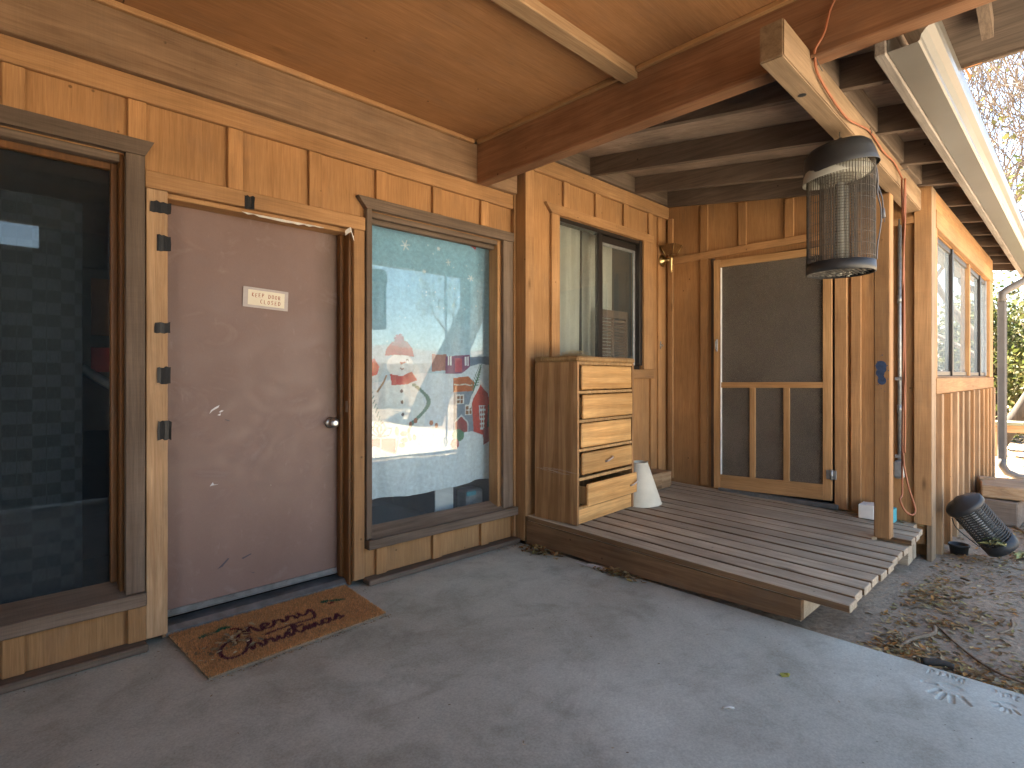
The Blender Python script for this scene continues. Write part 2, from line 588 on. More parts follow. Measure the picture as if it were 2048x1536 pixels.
def holes(b, u0, u1, z0, z1, hs, mk):
    """rectangular sheet with rectangular openings, as butted cells"""
    us = sorted({u0, u1, *[h[0] for h in hs], *[h[1] for h in hs]})
    zs = sorted({z0, z1, *[h[2] for h in hs], *[h[3] for h in hs]})
    us = [u for u in us if u0 <= u <= u1]
    zs = [z for z in zs if z0 <= z <= z1]
    for ua, ub in zip(us, us[1:]):
        run = None
        for za, zb in zip(zs, zs[1:]):
            um, zm = (ua + ub) / 2, (za + zb) / 2
            if any(h[0] < um < h[1] and h[2] < zm < h[3] for h in hs):
                if run: mk(b, ua, ub, *run)
                run = None
            else:
                run = (run[0], zb) if run else (za, zb)
        if run: mk(b, ua, ub, *run)

def zdeck(y):
    return .163 + .022 * (y - .77)

# ------------------------------------------------------------------ ground, slab, hills
def fbm(x, y, s, o=4):
    return noise.fractal(Vector((x * s, y * s, 3.7)), 1.0, 2.0, o)

def make_ground():
    xs = np.concatenate([[-400, -120, -40, -15, -6, -2, 0, 1.5, 2.5], np.arange(2.84, 8.6, .045), np.arange(8.7, 18, .2), [19, 22, 27, 40, 80, 160, 400]])
    ys = np.concatenate([[-400, -160, -80, -40, -24, -16, -11, -8, -6, -4.5, -2.3, -2.2, -1.5], np.arange(-1.0, 1.5, .045), np.arange(1.6, 4, .3), [5, 8, 14, 25, 50, 100, 400]])
    V = []
    for x in xs:
        for y in ys:
            d = max(0, x - 2.9)
            z = -.035 - .02 * min(d, 3.) + .03 * fbm(x, y, 1.1) * min(1, d * 2) + .012 * fbm(x, y, 6.)
            if x < 2.87:
                z = -.16 if -1.0 < y < 12 else -.1
            if y < -1.5 and -6 < x < 8 and y > -13:
                z -= .06
            if abs(x) > 25 or abs(y) > 25:
                z = -.3
            V.append((x, y, z))
    ny = len(ys)
    F = []
    for i in range(len(xs) - 1):
        for j in range(ny - 1):
            a = i * ny + j
            F.append((a, a + ny, a + ny + 1, a + 1))
    o = raw('ground', V, F, 'dirt', smooth=True)
    tag(o, kind='structure')
make_ground()

# unit strokes for hand lettering
GLY = {
 'D': [[(.05, 0), (.05, 1), (.45, .95), (.75, .7), (.75, .3), (.45, .03), (.05, 0)]],
 'a': [[(.7, .5), (.4, .6), (.12, .45), (.1, .15), (.35, 0), (.7, .15)], [(.7, .58), (.7, .05), (.82, 0)]],
 'v': [[(.05, .6), (.35, 0), (.7, .6)]],
 'i': [[(.3, .6), (.3, 0)], [(.3, .85), (.3, .9)]],
 'd': [[(.7, .5), (.4, .6), (.12, .45), (.1, .15), (.35, 0), (.7, .15)], [(.7, 1), (.7, 0)]],
 'J': [[(.1, 1), (.8, 1)], [(.5, 1), (.5, .2), (.3, 0), (.08, .15)]],
 'k': [[(.1, 1), (.1, 0)], [(.65, .6), (.1, .3), (.7, 0)]],
 'e': [[(.1, .32), (.7, .35), (.6, .55), (.35, .6), (.1, .4), (.12, .12), (.4, 0), (.7, .1)]],
 'K': [[(.1, 1), (.1, 0)], [(.7, 1), (.1, .45), (.75, 0)]],
 'E': [[(.7, 1), (.1, 1), (.1, 0), (.7, 0)], [(.1, .5), (.55, .5)]],
 'P': [[(.1, 0), (.1, 1), (.6, .95), (.7, .72), (.55, .5), (.1, .45)]],
 'O': [[(.4, 1), (.1, .75), (.1, .25), (.4, 0), (.72, .25), (.72, .75), (.4, 1)]],
 'R': [[(.1, 0), (.1, 1), (.6, .95), (.7, .72), (.5, .5), (.1, .45)], [(.4, .48), (.75, 0)]],
 'C': [[(.7, .9), (.4, 1), (.1, .7), (.1, .3), (.4, 0), (.72, .12)]],
 'L': [[(.1, 1), (.1, 0), (.7, 0)]],
 'S': [[(.7, .88), (.4, 1), (.12, .8), (.3, .55), (.6, .42), (.7, .2), (.4, 0), (.1, .12)]],
 ' ': [],
}
def strokes(text, x, y, w, h, adv=1.15, jit=0.):
    out = []
    for ch in text:
        dy = rnd.uniform(-jit, jit) * h
        for st in GLY[ch]:
            out.append([(x + px * w, y + dy + py * h) for px, py in st])
        x += w * adv
    return out
def seg_dist(P, a, b):
    a = np.array(a, float); b = np.array(b, float)
    ab = b - a
    t = np.clip(((P - a) @ ab) / max(1e-12, ab @ ab), 0, 1)
    return np.linalg.norm(P - a - t[:, None] * ab, axis=1)
def stroke_dist(P, sts):
    d = np.full(len(P), 9.)
    for st in sts:
        for a, b in zip(st, st[1:]):
            d = np.minimum(d, seg_dist(P, a, b))
    return d

def make_slab():
    xs = np.concatenate([np.arange(-3.2, 2.55, .25), np.arange(2.58, 2.896, .0035), [2.9]])
    ys = np.concatenate([[-1.0, -.8, -.4, -.1], np.arange(.08, .58, .0035), np.arange(.65, 3.2, .25)])
    X, Y = np.meshgrid(xs, ys, indexing='ij')
    Pt = np.stack([X.ravel(), Y.ravel()], 1)
    Z = np.zeros(len(Pt))
    near = (Pt[:, 0] > 2.57) & (Pt[:, 1] > .06) & (Pt[:, 1] < .6)
    Q = Pt[near]
    # names scratched by hand: reads from the yard, so it runs along +Y with its top towards -X
    loc = np.stack([Q[:, 1], -Q[:, 0]], 1)
    st = strokes('David', .345, -2.872, .020, .045, 1.2) + strokes('Jake', .180, -2.862, .018, .042, 1.2)
    d = stroke_dist(loc, st)
    dep = np.clip(1 - d / .0045, 0, 1) * .0045
    rim = np.clip(1 - np.abs(d - .0065) / .003, 0, 1) * .0010
    def hand(cx, cy, sc, tips, thumb):
        h = np.zeros(len(Q))
        pc = np.array((cx, cy))
        e = np.linalg.norm((Q - pc) / np.array((.030 * sc, .042 * sc)), axis=1)
        h = np.maximum(h, np.clip((1 - e) * 3, 0, 1) * .0035)
        for tip in tips + [thumb]:
            a = pc + (np.array(tip) - pc) * .55
            dd = seg_dist(Q, a, tip)
            h = np.maximum(h, np.clip((1 - dd / (.0105 * sc)) * 2, 0, 1) * .006)
        return h
    h1 = hand(2.765, .372, 1., [(2.662, .425), (2.632, .392), (2.634, .352), (2.66, .305)], (2.735, .455))
    h2 = hand(2.765, .205, .62, [(2.715, .24), (2.70, .215), (2.702, .195), (2.715, .17)], (2.75, .25))
    Z[near] = rim - np.maximum(dep, np.maximum(h1, h2))
    edge = Pt[:, 0] > 2.899
    Z[edge] -= .004
    nx, ny = len(xs), len(ys)
    V = np.column_stack([Pt, Z])
    F = [(i * ny + j, (i + 1) * ny + j, (i + 1) * ny + j + 1, i * ny + j + 1) for i in range(nx - 1) for j in range(ny - 1)]
    # skirts
    base = len(V)
    ring = [j for j in range(ny)] , [(nx - 1) * ny + j for j in range(ny)]
    low = V[ring[1]].copy(); low[:, 2] = -.14
    V = np.vstack([V, low])
    for j in range(ny - 1):
        F.append((ring[1][j], base + j, base + j + 1, ring[1][j + 1]))
    f0 = [i * ny for i in range(nx)]
    b2 = len(V)
    low = V[f0].copy(); low[:, 2] = -.14
    V = np.vstack([V, low])
    for i in range(nx - 1):
        F.append((f0[i + 1], b2 + i + 1, b2 + i, f0[i]))
    o = raw('patio_slab', V, F, 'concrete', smooth=True)
    tag(o, kind='structure')
make_slab()

def make_bounce_yard():  # pale ground sheet added behind the camera to bounce sun into the patio
    rs = np.random.RandomState(2)
    xs = np.linspace(-6, 8, 50); ys = np.linspace(-13, -1.45, 40)
    V = []
    for x in xs:
        for y in ys:
            V.append((x, y, -.035 + .012 * fbm(x, y, .9)))
    ny = len(ys)
    F = [(i * ny + j, (i + 1) * ny + j, (i + 1) * ny + j + 1, i * ny + j + 1) for i in range(len(xs) - 1) for j in range(ny - 1)]
    tag(raw('bounce_yard', V, F, 'gravel', smooth=True), kind='structure')
M['gravel'] = plain('pale_gravel', (.52, .47, .39), .95, .1, 0, .2, 9, .6, 60)
make_bounce_yard()

def make_hills():
    V, F = [], []
    n = 80
    for k in range(n + 1):
        a = -math.pi * 1.05 + k / n * math.pi * 1.35
        r = 2200
        hgt = 130 + 90 * noise.fractal(Vector((k * .13, 1.3, 0)), 1, 2, 4)
        for rr, z in ((r * .7, -5), (r * .9, hgt * .5), (r, hgt), (r * 1.15, -5)):
            V.append((rr * math.cos(a), rr * math.sin(a), z))
    for k in range(n):
        for j in range(3):
            F.append((k * 4 + j, k * 4 + 4 + j, k * 4 + 5 + j, k * 4 + 1 + j))
    tag(raw('hills', V, F, 'rockhill', smooth=True), kind='structure')
make_hills()

# ------------------------------------------------------------------ house
house = thing('house', 'orange-brown board and batten house with a mauve door, big windows and a screen door', 'house', (3.2, 3.0, 0))
YW, Y2, X3, YS = 2.97, 2.857, 4.879, .79
WIN1 = (-1.0, .494, .262, 2.20)
DOOR = (.655, 1.593, 0.0, 2.07)
WIN2 = (1.704, 2.775, .262, 2.20)

b = B()
holes(b, -3.6, 2.897, .03, 2.83, [WIN1, DOOR, WIN2], lambda b, u0, u1, a, c: b.box(u0, u1, YW, YW + .1, a, c, b=0))
wall_main = b.out('wall', 'siding', house)
wall_main['label'] = 'orange-brown siding wall behind the mauve door'
for k in range(-9, 7):
    x0 = .092 + .4125 * k
    segs = []
    inw1 = WIN1[0] - .07 < x0 + .035 < WIN1[1] + .1
    inw2 = 1.62 < x0 + .035 < 2.93
    ind = .56 < x0 + .035 < 1.66
    if inw1 or inw2:
        segs = [(2.275, 2.447), (.035, .195)]
    elif ind:
        segs = [(2.147, 2.447)]
    else:
        segs = [(.035, 2.447)]
    for a, c in segs:
        bx('batten', 'siding', wall_main, x0, x0 + .07, YW - .024, YW - .0005, a, c)
bx('frieze_board', 'trim_x', wall_main, -3.6, 2.872, YW - .03, YW - .001, 2.449, 2.60)
for u0, u1 in ((-3.6, .57), (1.662, 2.893)):
    B().box(u0, u1, 2.885, YW - .002, .001, .034, .006).out('sill_plate', 'gray_x', wall_main, wobble=.004)
# pale upright at the inner corner beside the big window
bx('corner_board', 'trim_z', wall_main, 2.872, 2.893, 2.932, YW - .002, .04, 2.60)

def casing_head(parent, x0, x1, tipl, tipr, z0, z1, yf, yb, mat):
    b = B()
    b.poly([(x0, yf, z0), (x1, yf, z0), (x1 + tipr, yf, z1), (x0 - tipl, yf, z1)], (0, yb - yf, 0))
    return b.out('head_casing', mat, parent)

# left dark window
w1 = bx('window', 'gray_x', house, WIN1[0], WIN1[1], 3.012, 3.10, .235, .262)     # inner sill
w1['label'] = 'dark window with a checked curtain behind dusty glass'
casing_head(w1, WIN1[0] - .07, .567, .035, .035, 2.203, 2.272, 2.93, YW - .001, 'gray_x')
bx('jamb_casing', 'gray_z', w1, .494, .567, 2.935, YW - .001, .257, 2.203)
bx('jamb_casing', 'gray_z', w1, WIN1[0] - .073, WIN1[0], 2.935, YW - .001, .257, 2.203)
B().box(WIN1[0] - .08, .570, 2.915, YW - .001, .196, .255, .004).out('sill', 'gray_x', w1, wobble=.003)
b = B()
b.poly([(WIN1[0], 2.93, .2555), (WIN1[1], 2.93, .2555), (WIN1[1], 3.055, .298), (WIN1[0], 3.055, .298)])
b.poly([(WIN1[0], 3.055, .26), (WIN1[1], 3.055, .26), (WIN1[1], 3.055, .298), (WIN1[0], 3.055, .298)])
b.out('sill_slope', 'gray_x', w1)
bx('jamb_liner', 'jamb', w1, .478, .4935, 2.972, 3.07, .262, 2.199)
bx('head_liner', 'gray_x', w1, WIN1[0], .478, 2.972, 3.07, 2.165, 2.199)
bx('stop', 'jamb', w1, .452, .478, 3.02, 3.048, .30, 2.165)
bx('stop', 'jamb', w1, WIN1[0], .452, 3.02, 3.048, 2.135, 2.165)
bx('glass', 'glass_dark', w1, WIN1[0], .478, 3.055, 3.059, .262, 2.165, b=0)

# big curtain window
w2 = bx('window', 'gray_x', house, WIN2[0], WIN2[1], 3.012, 3.10, .235, .262)
w2['label'] = 'large window with a snowman curtain behind the glass'
casing_head(w2, 1.668, 2.871, .055, .0, 2.203, 2.268, 2.93, YW - .001, 'gray_x')
bx('jamb_casing', 'gray_z', w2, 1.668, 1.7035, 2.93, YW - .001, .262, 2.203)
bx('jamb_casing', 'gray_z', w2, 2.775, 2.871, 2.94, YW - .001, .262, 2.203)
B().box(1.668, 2.892, 2.905, YW - .001, .203, .260, .004).out('sill', 'gray_x', w2, wobble=.003)
b = B()
b.poly([(1.704, 2.93, .2605), (2.775, 2.93, .2605), (2.775, 3.06, .305), (1.704, 3.06, .305)])
b.poly([(1.704, 3.06, .26), (2.775, 3.06, .26), (2.775, 3.06, .305), (1.704, 3.06, .305)])
b.out('sill_slope', 'gray_x', w2)
bx('jamb_liner', 'trim_z', w2, 2.745, 2.7745, 2.972, 3.07, .262, 2.199)
bx('jamb_liner', 'gray_z', w2, 1.7045, 1.718, 2.972, 3.07, .262, 2.199)
bx('head_liner', 'gray_x', w2, 1.718, 2.745, 2.972, 3.07, 2.168, 2.199)
bx('stop', 'gray_x', w2, 1.718, 2.745, 3.005, 3.045, 2.14, 2.168)
bx('glass', 'glass_blue', w2, 1.718, 2.745, 3.055, 3.059, .262, 2.168, b=0)

# mauve door with its frame
dr = bx('door', 'door', house, .657, 1.575, 3.075, 3.118, .062, 2.062, b=.004)
dr['label'] = 'scuffed mauve door with a round knob'
dl = bx('jamb_casing', 'oldpale_z', dr, .573, .657, 2.944, YW - .001, .036, 2.068)
bx('jamb_casing', 'trim_z', dr, 1.593, 1.662, 2.944, YW - .001, .036, 2.068)
bx('head_casing', 'trim_x', dr, .568, 1.666, 2.942, YW - .001, 2.0695, 2.147)
bx('head_liner', 'trim_x', dr, .657, 1.592, 2.975, 3.074, 2.045, 2.0685)
bx('jamb_liner', 'jamb', dr, 1.575, 1.5925, 2.972, 3.12, .01, 2.045)
bx('door_stop', 'jamb', dr, 1.552, 1.575, 3.03, 3.072, .05, 2.045)
bx('jamb_liner', 'oldpale_z', dr, .6425, .6565, 2.975, 3.074, .01, 2.068)
b = B()
b.poly([(.658, 2.995, .002), (.658, 2.995, .022), (.658, 3.02, .040), (.658, 3.10, .046), (.658, 3.10, .002)], (.915, 0, 0))
b.out('threshold', 'alum', dr)
b = B()
b.box(.664, 1.551, 3.068, 3.0745, .064, .098, .002)
b.box(.664, 1.551, 3.061, 3.068, .066, .073, .002)
for k in range(7):
    b.lathe([(0, 0), (.005, 0), (.004, .003), (0, .004)], 8, Matrix.Translation((.70 + k * .138, 3.068, .088)) @ Matrix.Rotation(R(90), 4, 'X'))
b.out('door_sweep', 'alum', dr)
kn = B()
kn.lathe([(.0, 0), (.034, 0), (.034, .006), (.026, .012), (.013, .016), (.012, .034), (.026, .042), (.0285, .055), (.024, .066), (.011, .070), (.0, .069)], 28,
         Matrix.Translation((1.512, 3.075, .948)) @ Matrix.Rotation(R(90), 4, 'X'))
kn.out('door_knob', 'steel', dr, smooth=True)
b = B()
b.box(1.5735, 1.5748, 2.985, 3.01, 1.01, 1.075, .0004)
b.out('strike_plate', 'steel', dr)
def decal(name, mat, pts, y, t=.0015):
    b = B()
    b.poly([(x, y, z) for x, z in pts], (0, t, 0))
    return b.out(name, mat, dr)
for pts in ([(.868, 1.03), (.885, 1.046), (.91, 1.060), (.915, 1.072), (.895, 1.062), (.876, 1.048)], [(.912, 1.036), (.925, 1.046), (.935, 1.043), (.92, 1.034)],
            [(.905, 1.022), (.922, 1.03), (.918, 1.018)], [(.87, .665), (.884, .684), (.889, .672), (.91, .67), (.882, .668)], [(1.17, .63), (1.172, .632), (1.174, .628)]):
    decal('paint_chip', 'chip', pts, 3.0735)
for pts in ([(.905, .24), (.955, .285), (.962, .282), (.93, .248)], [(1.02, .27), (1.07, .285), (1.072, .280), (1.03, .264)], [(.94, 1.0), (.962, .992), (.964, .986), (.945, .993)],
            [(1.06, .19), (1.085, .176), (1.088, .179)]):
    decal('scuff_mark', 'scuff', pts, 3.0738, .001)
def tape_piece(x0, x1, z0, z1, fold=.01):
    """strip stuck on the casing and bent round its edge towards the door"""
    V = []
    n = 7
    for i in range(n):
        t = i / (n - 1)
        x = x0 + (x1 - x0) * t
        y = 2.9425 - .0035 * abs(math.sin(t * 5 + z0 * 9)) - (fold * max(0, t - .72) * 2)
        for z in (z0 + rnd.uniform(-.006, .003), (z0 + z1) / 2, z1 + rnd.uniform(-.003, .006)):
            V.append((x + rnd.uniform(-.002, .002), y, z))
    F = [(i * 3 + j, i * 3 + 3 + j, i * 3 + 4 + j, i * 3 + 1 + j) for i in range(n - 1) for j in range(2)]
    return raw('black_tape', V, F, 'tape', dr)
for a in ((.586, .668, 1.965, 2.012), (.612, .668, 1.792, 1.86), (.604, .664, 1.418, 1.463), (.612, .668, 1.188, 1.26), (.616, .67, .93, 1.012)):
    tape_piece(*a)
o = tape_piece(.99, 1.038, 2.06, 2.125)
def ragged(name, mat, x0, x1, z, y, amp, h, parent):
    V = []
    n = 16
    for i in range(n):
        t = i / (n - 1)
        x = x0 + (x1 - x0) * t
        V.append((x, y + .004 * math.sin(i * 2.1), z - amp * abs(math.sin(i * 1.7)) - h * math.sin(t * 3.1)))
        V.append((x, y + .012, z + .004))
    F = [(2 * i, 2 * i + 2, 2 * i + 3, 2 * i + 1) for i in range(n - 1)]
    return raw(name, V, F, mat, parent)
ragged('torn_tape', 'white', .985, 1.42, 2.046, 2.958, .007, .008, dr)
V = [(1.535 + .05 * t + .004 * math.sin(6 * t), 2.94 - .02 * math.sin(math.pi * t) - s * .004, 2.045 + .022 * math.sin(math.pi * t * 1.2) - s * .028) for t in np.linspace(0, 1.3, 8) for s in (0, 1)]
raw('torn_tape', V, [(2 * i, 2 * i + 2, 2 * i + 3, 2 * i + 1) for i in range(7)], 'white', dr)

# note on the door
note = thing('door_note', 'small handwritten cream paper note taped to the mauve door', 'note', (1.145, 3.07, 1.585))
mt = Matrix.Translation((1.145, 3.07, 1.633)) @ Matrix.Rotation(R(2.2), 4, 'Y')
B().box(-.118, .118, -.0012, .001, -.053, .053, .0003, mt).out('tape_backing', 'cleartape', note)
B().box(-.094, .098, -.0026, -.0014, -.040, .040, .0003, mt).out('paper', 'paper', note)
b = B()
for st in strokes('KEEP DOOR', -.074, .004, .0135, .020, 1.27, .1) + strokes('CLOSED', -.030, -.029, .0135, .020, 1.4, .1):
    b.tube([mt @ Vector((x, -.0032, z)) for x, z in st], .0013, 5)
b.out('lettering', 'redink', note)

# second wall (window above the dresser)
WIN3 = (3.272, 4.442, 1.28, 2.458)
b = B()
holes(b, 2.9, X3 + .1, .02, 3.0, [WIN3], lambda b, u0, u1, a, c: b.box(u0, u1, Y2, Y2 + .11, a, c, b=0))
wall2 = b.out('wall', 'siding', house)
wall2['label'] = 'siding wall above the dresser'
bx('corner_board', 'trim_z', wall2, 2.896, 2.985, Y2 - .022, Y2 - .001, .20, 2.734)
for x0 in (3.34, 3.745, 4.15, 4.552):
    bx('batten', 'siding', wall2, x0 - .02, x0 + .05, Y2 - .024, Y2 - .0005, 2.535, 2.733)
bx('batten', 'siding', wall2, 4.565, 4.635, Y2 - .024, Y2 - .0005, .24, 1.195)
bx('batten', 'siding', wall2, 4.70, 4.76, Y2 - .02, Y2 - .0005, .24, 2.733)
bx('frieze_board', 'trim_x', wall2, 2.895, X3 - .001, Y2 - .03, Y2 - .001, 2.735, 2.852)
w3 = bx('window', 'bronze', house, 3.272, 4.442, Y2 + .02, Y2 + .075, 1.28, 1.315)
w3['label'] = 'bronze sliding window above the dresser'
casing_head(w3, 3.178, 4.604, .07, .0, 2.46, 2.532, Y2 - .03, Y2 - .001, 'trim_x')
bx('jamb_casing', 'trim_z', w3, 3.178, 3.270, Y2 - .026, Y2 - .001, 1.28, 2.46)
bx('jamb_casing', 'trim_z', w3, 4.444, 4.604, Y2 - .026, Y2 - .001, 1.28, 2.46)
bx('sill', 'trim_x', w3, 3.178, 4.604, Y2 - .03, Y2 - .001, 1.195, 1.279)
bx('frame', 'bronze', w3, 3.273, 3.292, Y2 - .004, Y2 + .075, 1.316, 2.457)
bx('frame', 'bronze', w3, 4.395, 4.441, Y2 - .012, Y2 + .075, 1.316, 2.457)
bx('frame', 'bronze', w3, 3.293, 4.394, Y2 - .004, Y2 + .075, 2.425, 2.457)
bx('meeting_stile', 'bronze', w3, 3.80, 3.845, Y2 + .004, Y2 + .045, 1.316, 2.424)
bx('meeting_stile', 'bronze', w3, 3.85, 3.89, Y2 + .03, Y2 + .07, 1.316, 2.424)
bx('sash_rail', 'bronze', w3, 3.891, 4.394, Y2 + .03, Y2 + .06, 2.37, 2.424)
bx('sash_rail', 'galv', w3, 3.891, 4.394, Y2 + .036, Y2 + .055, 2.345, 2.369)
bx('sash_stile', 'galv', w3, 4.37, 4.394, Y2 + .036, Y2 + .055, 1.316, 2.344)
bx('glass', 'glass_gray', w3, 3.292, 3.80, Y2 + .02, Y2 + .024, 1.316, 2.424, b=0)
bx('glass', 'glass_gray', w3, 3.89, 4.37, Y2 + .044, Y2 + .048, 1.316, 2.345, b=0)

# screen door wall
def roofz(y):
    return 2.445 + .142 * y          # underside of the rafters
SD = (1.375, 2.36, .16, 2.262)
b = B()
holes(b, .80, Y2 - .001, .02, 2.95, [SD], lambda b, u0, u1, a, c: b.box(X3, X3 + .1, u0, u1, a, c, b=0))
wall3 = b.out('wall', 'siding', house)
wall3['label'] = 'siding wall around the screen door'
bx('corner_batten', 'trim_z', wall3, X3 - .03, X3 - .001, 2.775, 2.826, .235, 2.733)
for y0, z0, z1 in ((2.425, 2.362, roofz(2.425)), (2.07, 2.364, roofz(2.07)), (1.68, 2.367, roofz(1.68)), (2.425, .22, 2.295)):
    bx('batten', 'siding', wall3, X3 - .024, X3 - .0005, y0, y0 + .07, z0, z1)
b = B()
b.poly([(X3 - .028, 2.774, 2.292), (X3 - .028, .86, 2.318), (X3 - .028, .86, 2.368), (X3 - .028, 2.774, 2.358)], (.0275, 0, 0))
b.out('band_board', 'trim_y', wall3)
bx('batten', 'trim_z', wall3, X3 - .05, X3 - .0005, 1.285, 1.368, .19, 2.29)
bx('batten', 'trim_z', wall3, X3 - .028, X3 - .0005, 1.195, 1.262, .19, 2.29)
bx('batten', 'siding', wall3, X3 - .022, X3 - .0005, 1.02, 1.085, .19, 2.29)
bx('corner_board', 'trim_z', wall3, X3 - .032, X3 - .0005, .76, .862, .165, 2.56)
bx('jamb_casing', 'dark_z', wall3, X3 - .02, X3 - .0005, 2.36, 2.392, .21, 2.29)
bx('threshold', 'alum', wall3, X3 - .07, X3 - .0005, 1.34, 2.30, .185, .222)
bx('inner_door', 'dark_room', wall3, X3 + .06, X3 + .098, SD[0] - .02, SD[1] + .02, .13, 2.28)

def scr(y, z):
    """slightly sagging door leaf: y across, z up, leaning about its hinge side"""
    t = (2.349 - y) / .963
    return z + .035 * t * (1 - (z - .21) / 2.05) - .018 * t * ((z - .21) / 2.05)
sdoor = None
def leaf(name, mat, y0, y1, z0, z1, x0=X3 - .055, x1=X3 - .026):
    global sdoor
    b = B()
    b.box(x0, x1, y0, y1, z0, z1, .002)
    for v in b.bm.verts:
        v.co.z = scr(v.co.y, v.co.z)
    o = b.out(name, mat, house if sdoor is None else sdoor)
    return o
sdoor = leaf('screen_door', 'pine_z', 2.287, 2.349, .21, 2.262)
sdoor['label'] = 'sagging pine screen door with dark mesh'
leaf('stile', 'pine_z', 1.386, 1.450, .21, 2.262)
leaf('rail', 'pine_y', 1.4505, 2.2865, 2.195, 2.258)
leaf('rail', 'pine_y', 1.4505, 2.2865, 1.115, 1.163)
leaf('rail', 'pine_y', 1.4505, 2.2865, .212, .335)
leaf('mullion', 'pine_z', 1.980, 2.026, .3355, 1.1145)
leaf('mullion', 'pine_z', 1.702, 1.748, .3355, 1.1145)
leaf('screen_mesh', 'screen', 1.44, 2.30, .32, 2.21, X3 - .036, X3 - .034)
leaf('screen_bead', 'white', 2.2795, 2.2865, .34, 2.19, X3 - .058, X3 - .03)
b = B()
b.box(X3 - .064, X3 - .0555, 2.31, 2.325, 1.44, 1.55, .002)
b.tube([(X3 - .06, 2.318, 1.45), (X3 - .085, 2.318, 1.465), (X3 - .085, 2.318, 1.525), (X3 - .06, 2.318, 1.54)], .005, 6)
b.out('pull_handle', 'galv', sdoor)
b = B()
b.box(X3 - .060, X3 - .0555, 1.352, 1.425, .415, .485, .002)
b.tube([(X3 - .064, 1.385, .41), (X3 - .064, 1.385, .49)], .010, 8)
for yy in (1.362, 1.415):
    for zz in (.43, .47):
        b.tube([(X3 - .060, yy, zz), (X3 - .0635, yy, zz)], .005, 6)
b.out('hinge', 'galv', sdoor)

# side wall with the row of windows
XE = 8.5
WS = (5.06, 8.2, 1.215, 2.285)
b = B()
holes(b, X3 + .1, XE, -.12, 2.6, [WS], lambda b, u0, u1, a, c: b.box(u0, u1, YS, YS + .1, a, c, b=0))
wall4 = b.out('wall', 'siding', house)
wall4['label'] = 'long siding wall with thick battens below a row of windows'
bx('corner_board', 'pale_z', wall4, X3 - .031, X3 + .115, .757, YS - .001, -.10, 2.555)
bx('rail_board', 'trim_x', wall4, X3 + .117, XE, .752, YS - .001, 1.09, 1.205)
bx('head_board', 'trim_x', wall4, X3 + .117, XE, .752, YS - .001, 2.292, 2.42)
bx('head_board', 'trim_x', wall4, X3 + .117, XE, .760, YS - .001, 2.423, 2.555)
bx('jamb_casing', 'trim_z', wall4, X3 + .117, 5.05, .757, YS - .001, 1.207, 2.29)
bx('jamb_casing', 'trim_z', wall4, 8.2, XE, .757, YS - .001, 1.207, 2.29)
x = X3 + .235
while x < XE - .05:
    wj = rnd.uniform(-.004, .004)
    B().box(x, x + .075, .735 + wj, YS - .001, -.11 + rnd.uniform(0, .03), 1.088, .004).out('batten', 'oldpale_z' if rnd.random() < .5 else 'trim_z', wall4, wobble=.003)
    x += .2063 * 1.6
ws = bx('window', 'gray_x', house, WS[0], WS[1], YS + .001, YS + .09, 1.207, 1.222)
ws['label'] = 'row of sliding windows in the side wall reflecting trees'
for x0, x1, mt_, yf in ((5.90, 5.95, 'bronze', .782), (6.80, 6.855, 'trim_z', .775), (7.65, 7.70, 'bronze', .782), (5.06, 5.09, 'galv', .785), (8.16, 8.2, 'galv', .785)):
    bx('mullion', mt_, ws, x0, x1, yf, YS + .06, 1.223, 2.284)
for x0, x1 in ((5.09, 5.90), (5.95, 6.80), (6.855, 7.65), (7.70, 8.16)):
    bx('sash_rail', 'bronze', ws, x0, x1, YS + .005, YS + .04, 1.223, 1.26)
    bx('sash_rail', 'bronze', ws, x0, x1, YS + .005, YS + .04, 2.24, 2.284)
    bx('glass', 'glass_side', ws, x0, x1, YS + .018, YS + .022, 1.26, 2.24, b=0)

# rooms behind the glass and the roof over the house
bx('interior_wall', 'dark_room', house, -3.6, 2.895, 4.6, 4.7, 0, 2.83, b=0)
bx('interior_wall', 'dark_room', house, 2.9, 4.98, 4.2, 4.3, 0, 2.95, b=0)
bx('interior_wall', 'dark_room', house, 1.60, 1.66, YW + .101, 4.599, 0, 2.83, b=0)
bx('interior_wall', 'dark_room', house, 2.896, 2.95, YW + .101, 4.599, 0, 2.83, b=0)
bx('interior_wall', 'dark_room', house, -3.7, -3.6, YW, 9, 0, 3.6, b=0)
bx('interior_wall', 'dark_room', house, X3 + .101, XE, 3.4, 3.5, -.1, 2.9, b=0)
bx('interior_wall', 'dark_room', house, XE, XE + .1, YS, 9, -.1, 3.4, b=0)
bx('interior_wall', 'dark_room', house, X3 + .0, X3 + .1, Y2 + .112, 9, 0, 2.9, b=0)
bx('interior_floor', 'dark_room', house, -3.6, XE, YW + .101, 9, -.02, .012, b=0)
bx('interior_floor', 'dark_room', house, X3 + .101, XE, YS + .101, YW + .1, -.02, .1, b=0)
bx('interior_ceiling', 'dark_room', house, -3.6, 2.895, YW + .101, 4.6, 2.84, 2.87, b=0)
def roofz(y):
    return 2.445 + .142 * y          # underside of the rafters
b = B()
yy0, yy1 = 2.99, 9.3
b.poly([(-3.9, yy0, roofz(yy0) + .16), (9.7, yy0, roofz(yy0) + .16), (9.7, yy1, roofz(yy1) + .16), (-3.9, yy1, roofz(yy1) + .16)], (0, 0, .12))
b.out('roof', 'gray_x', house)

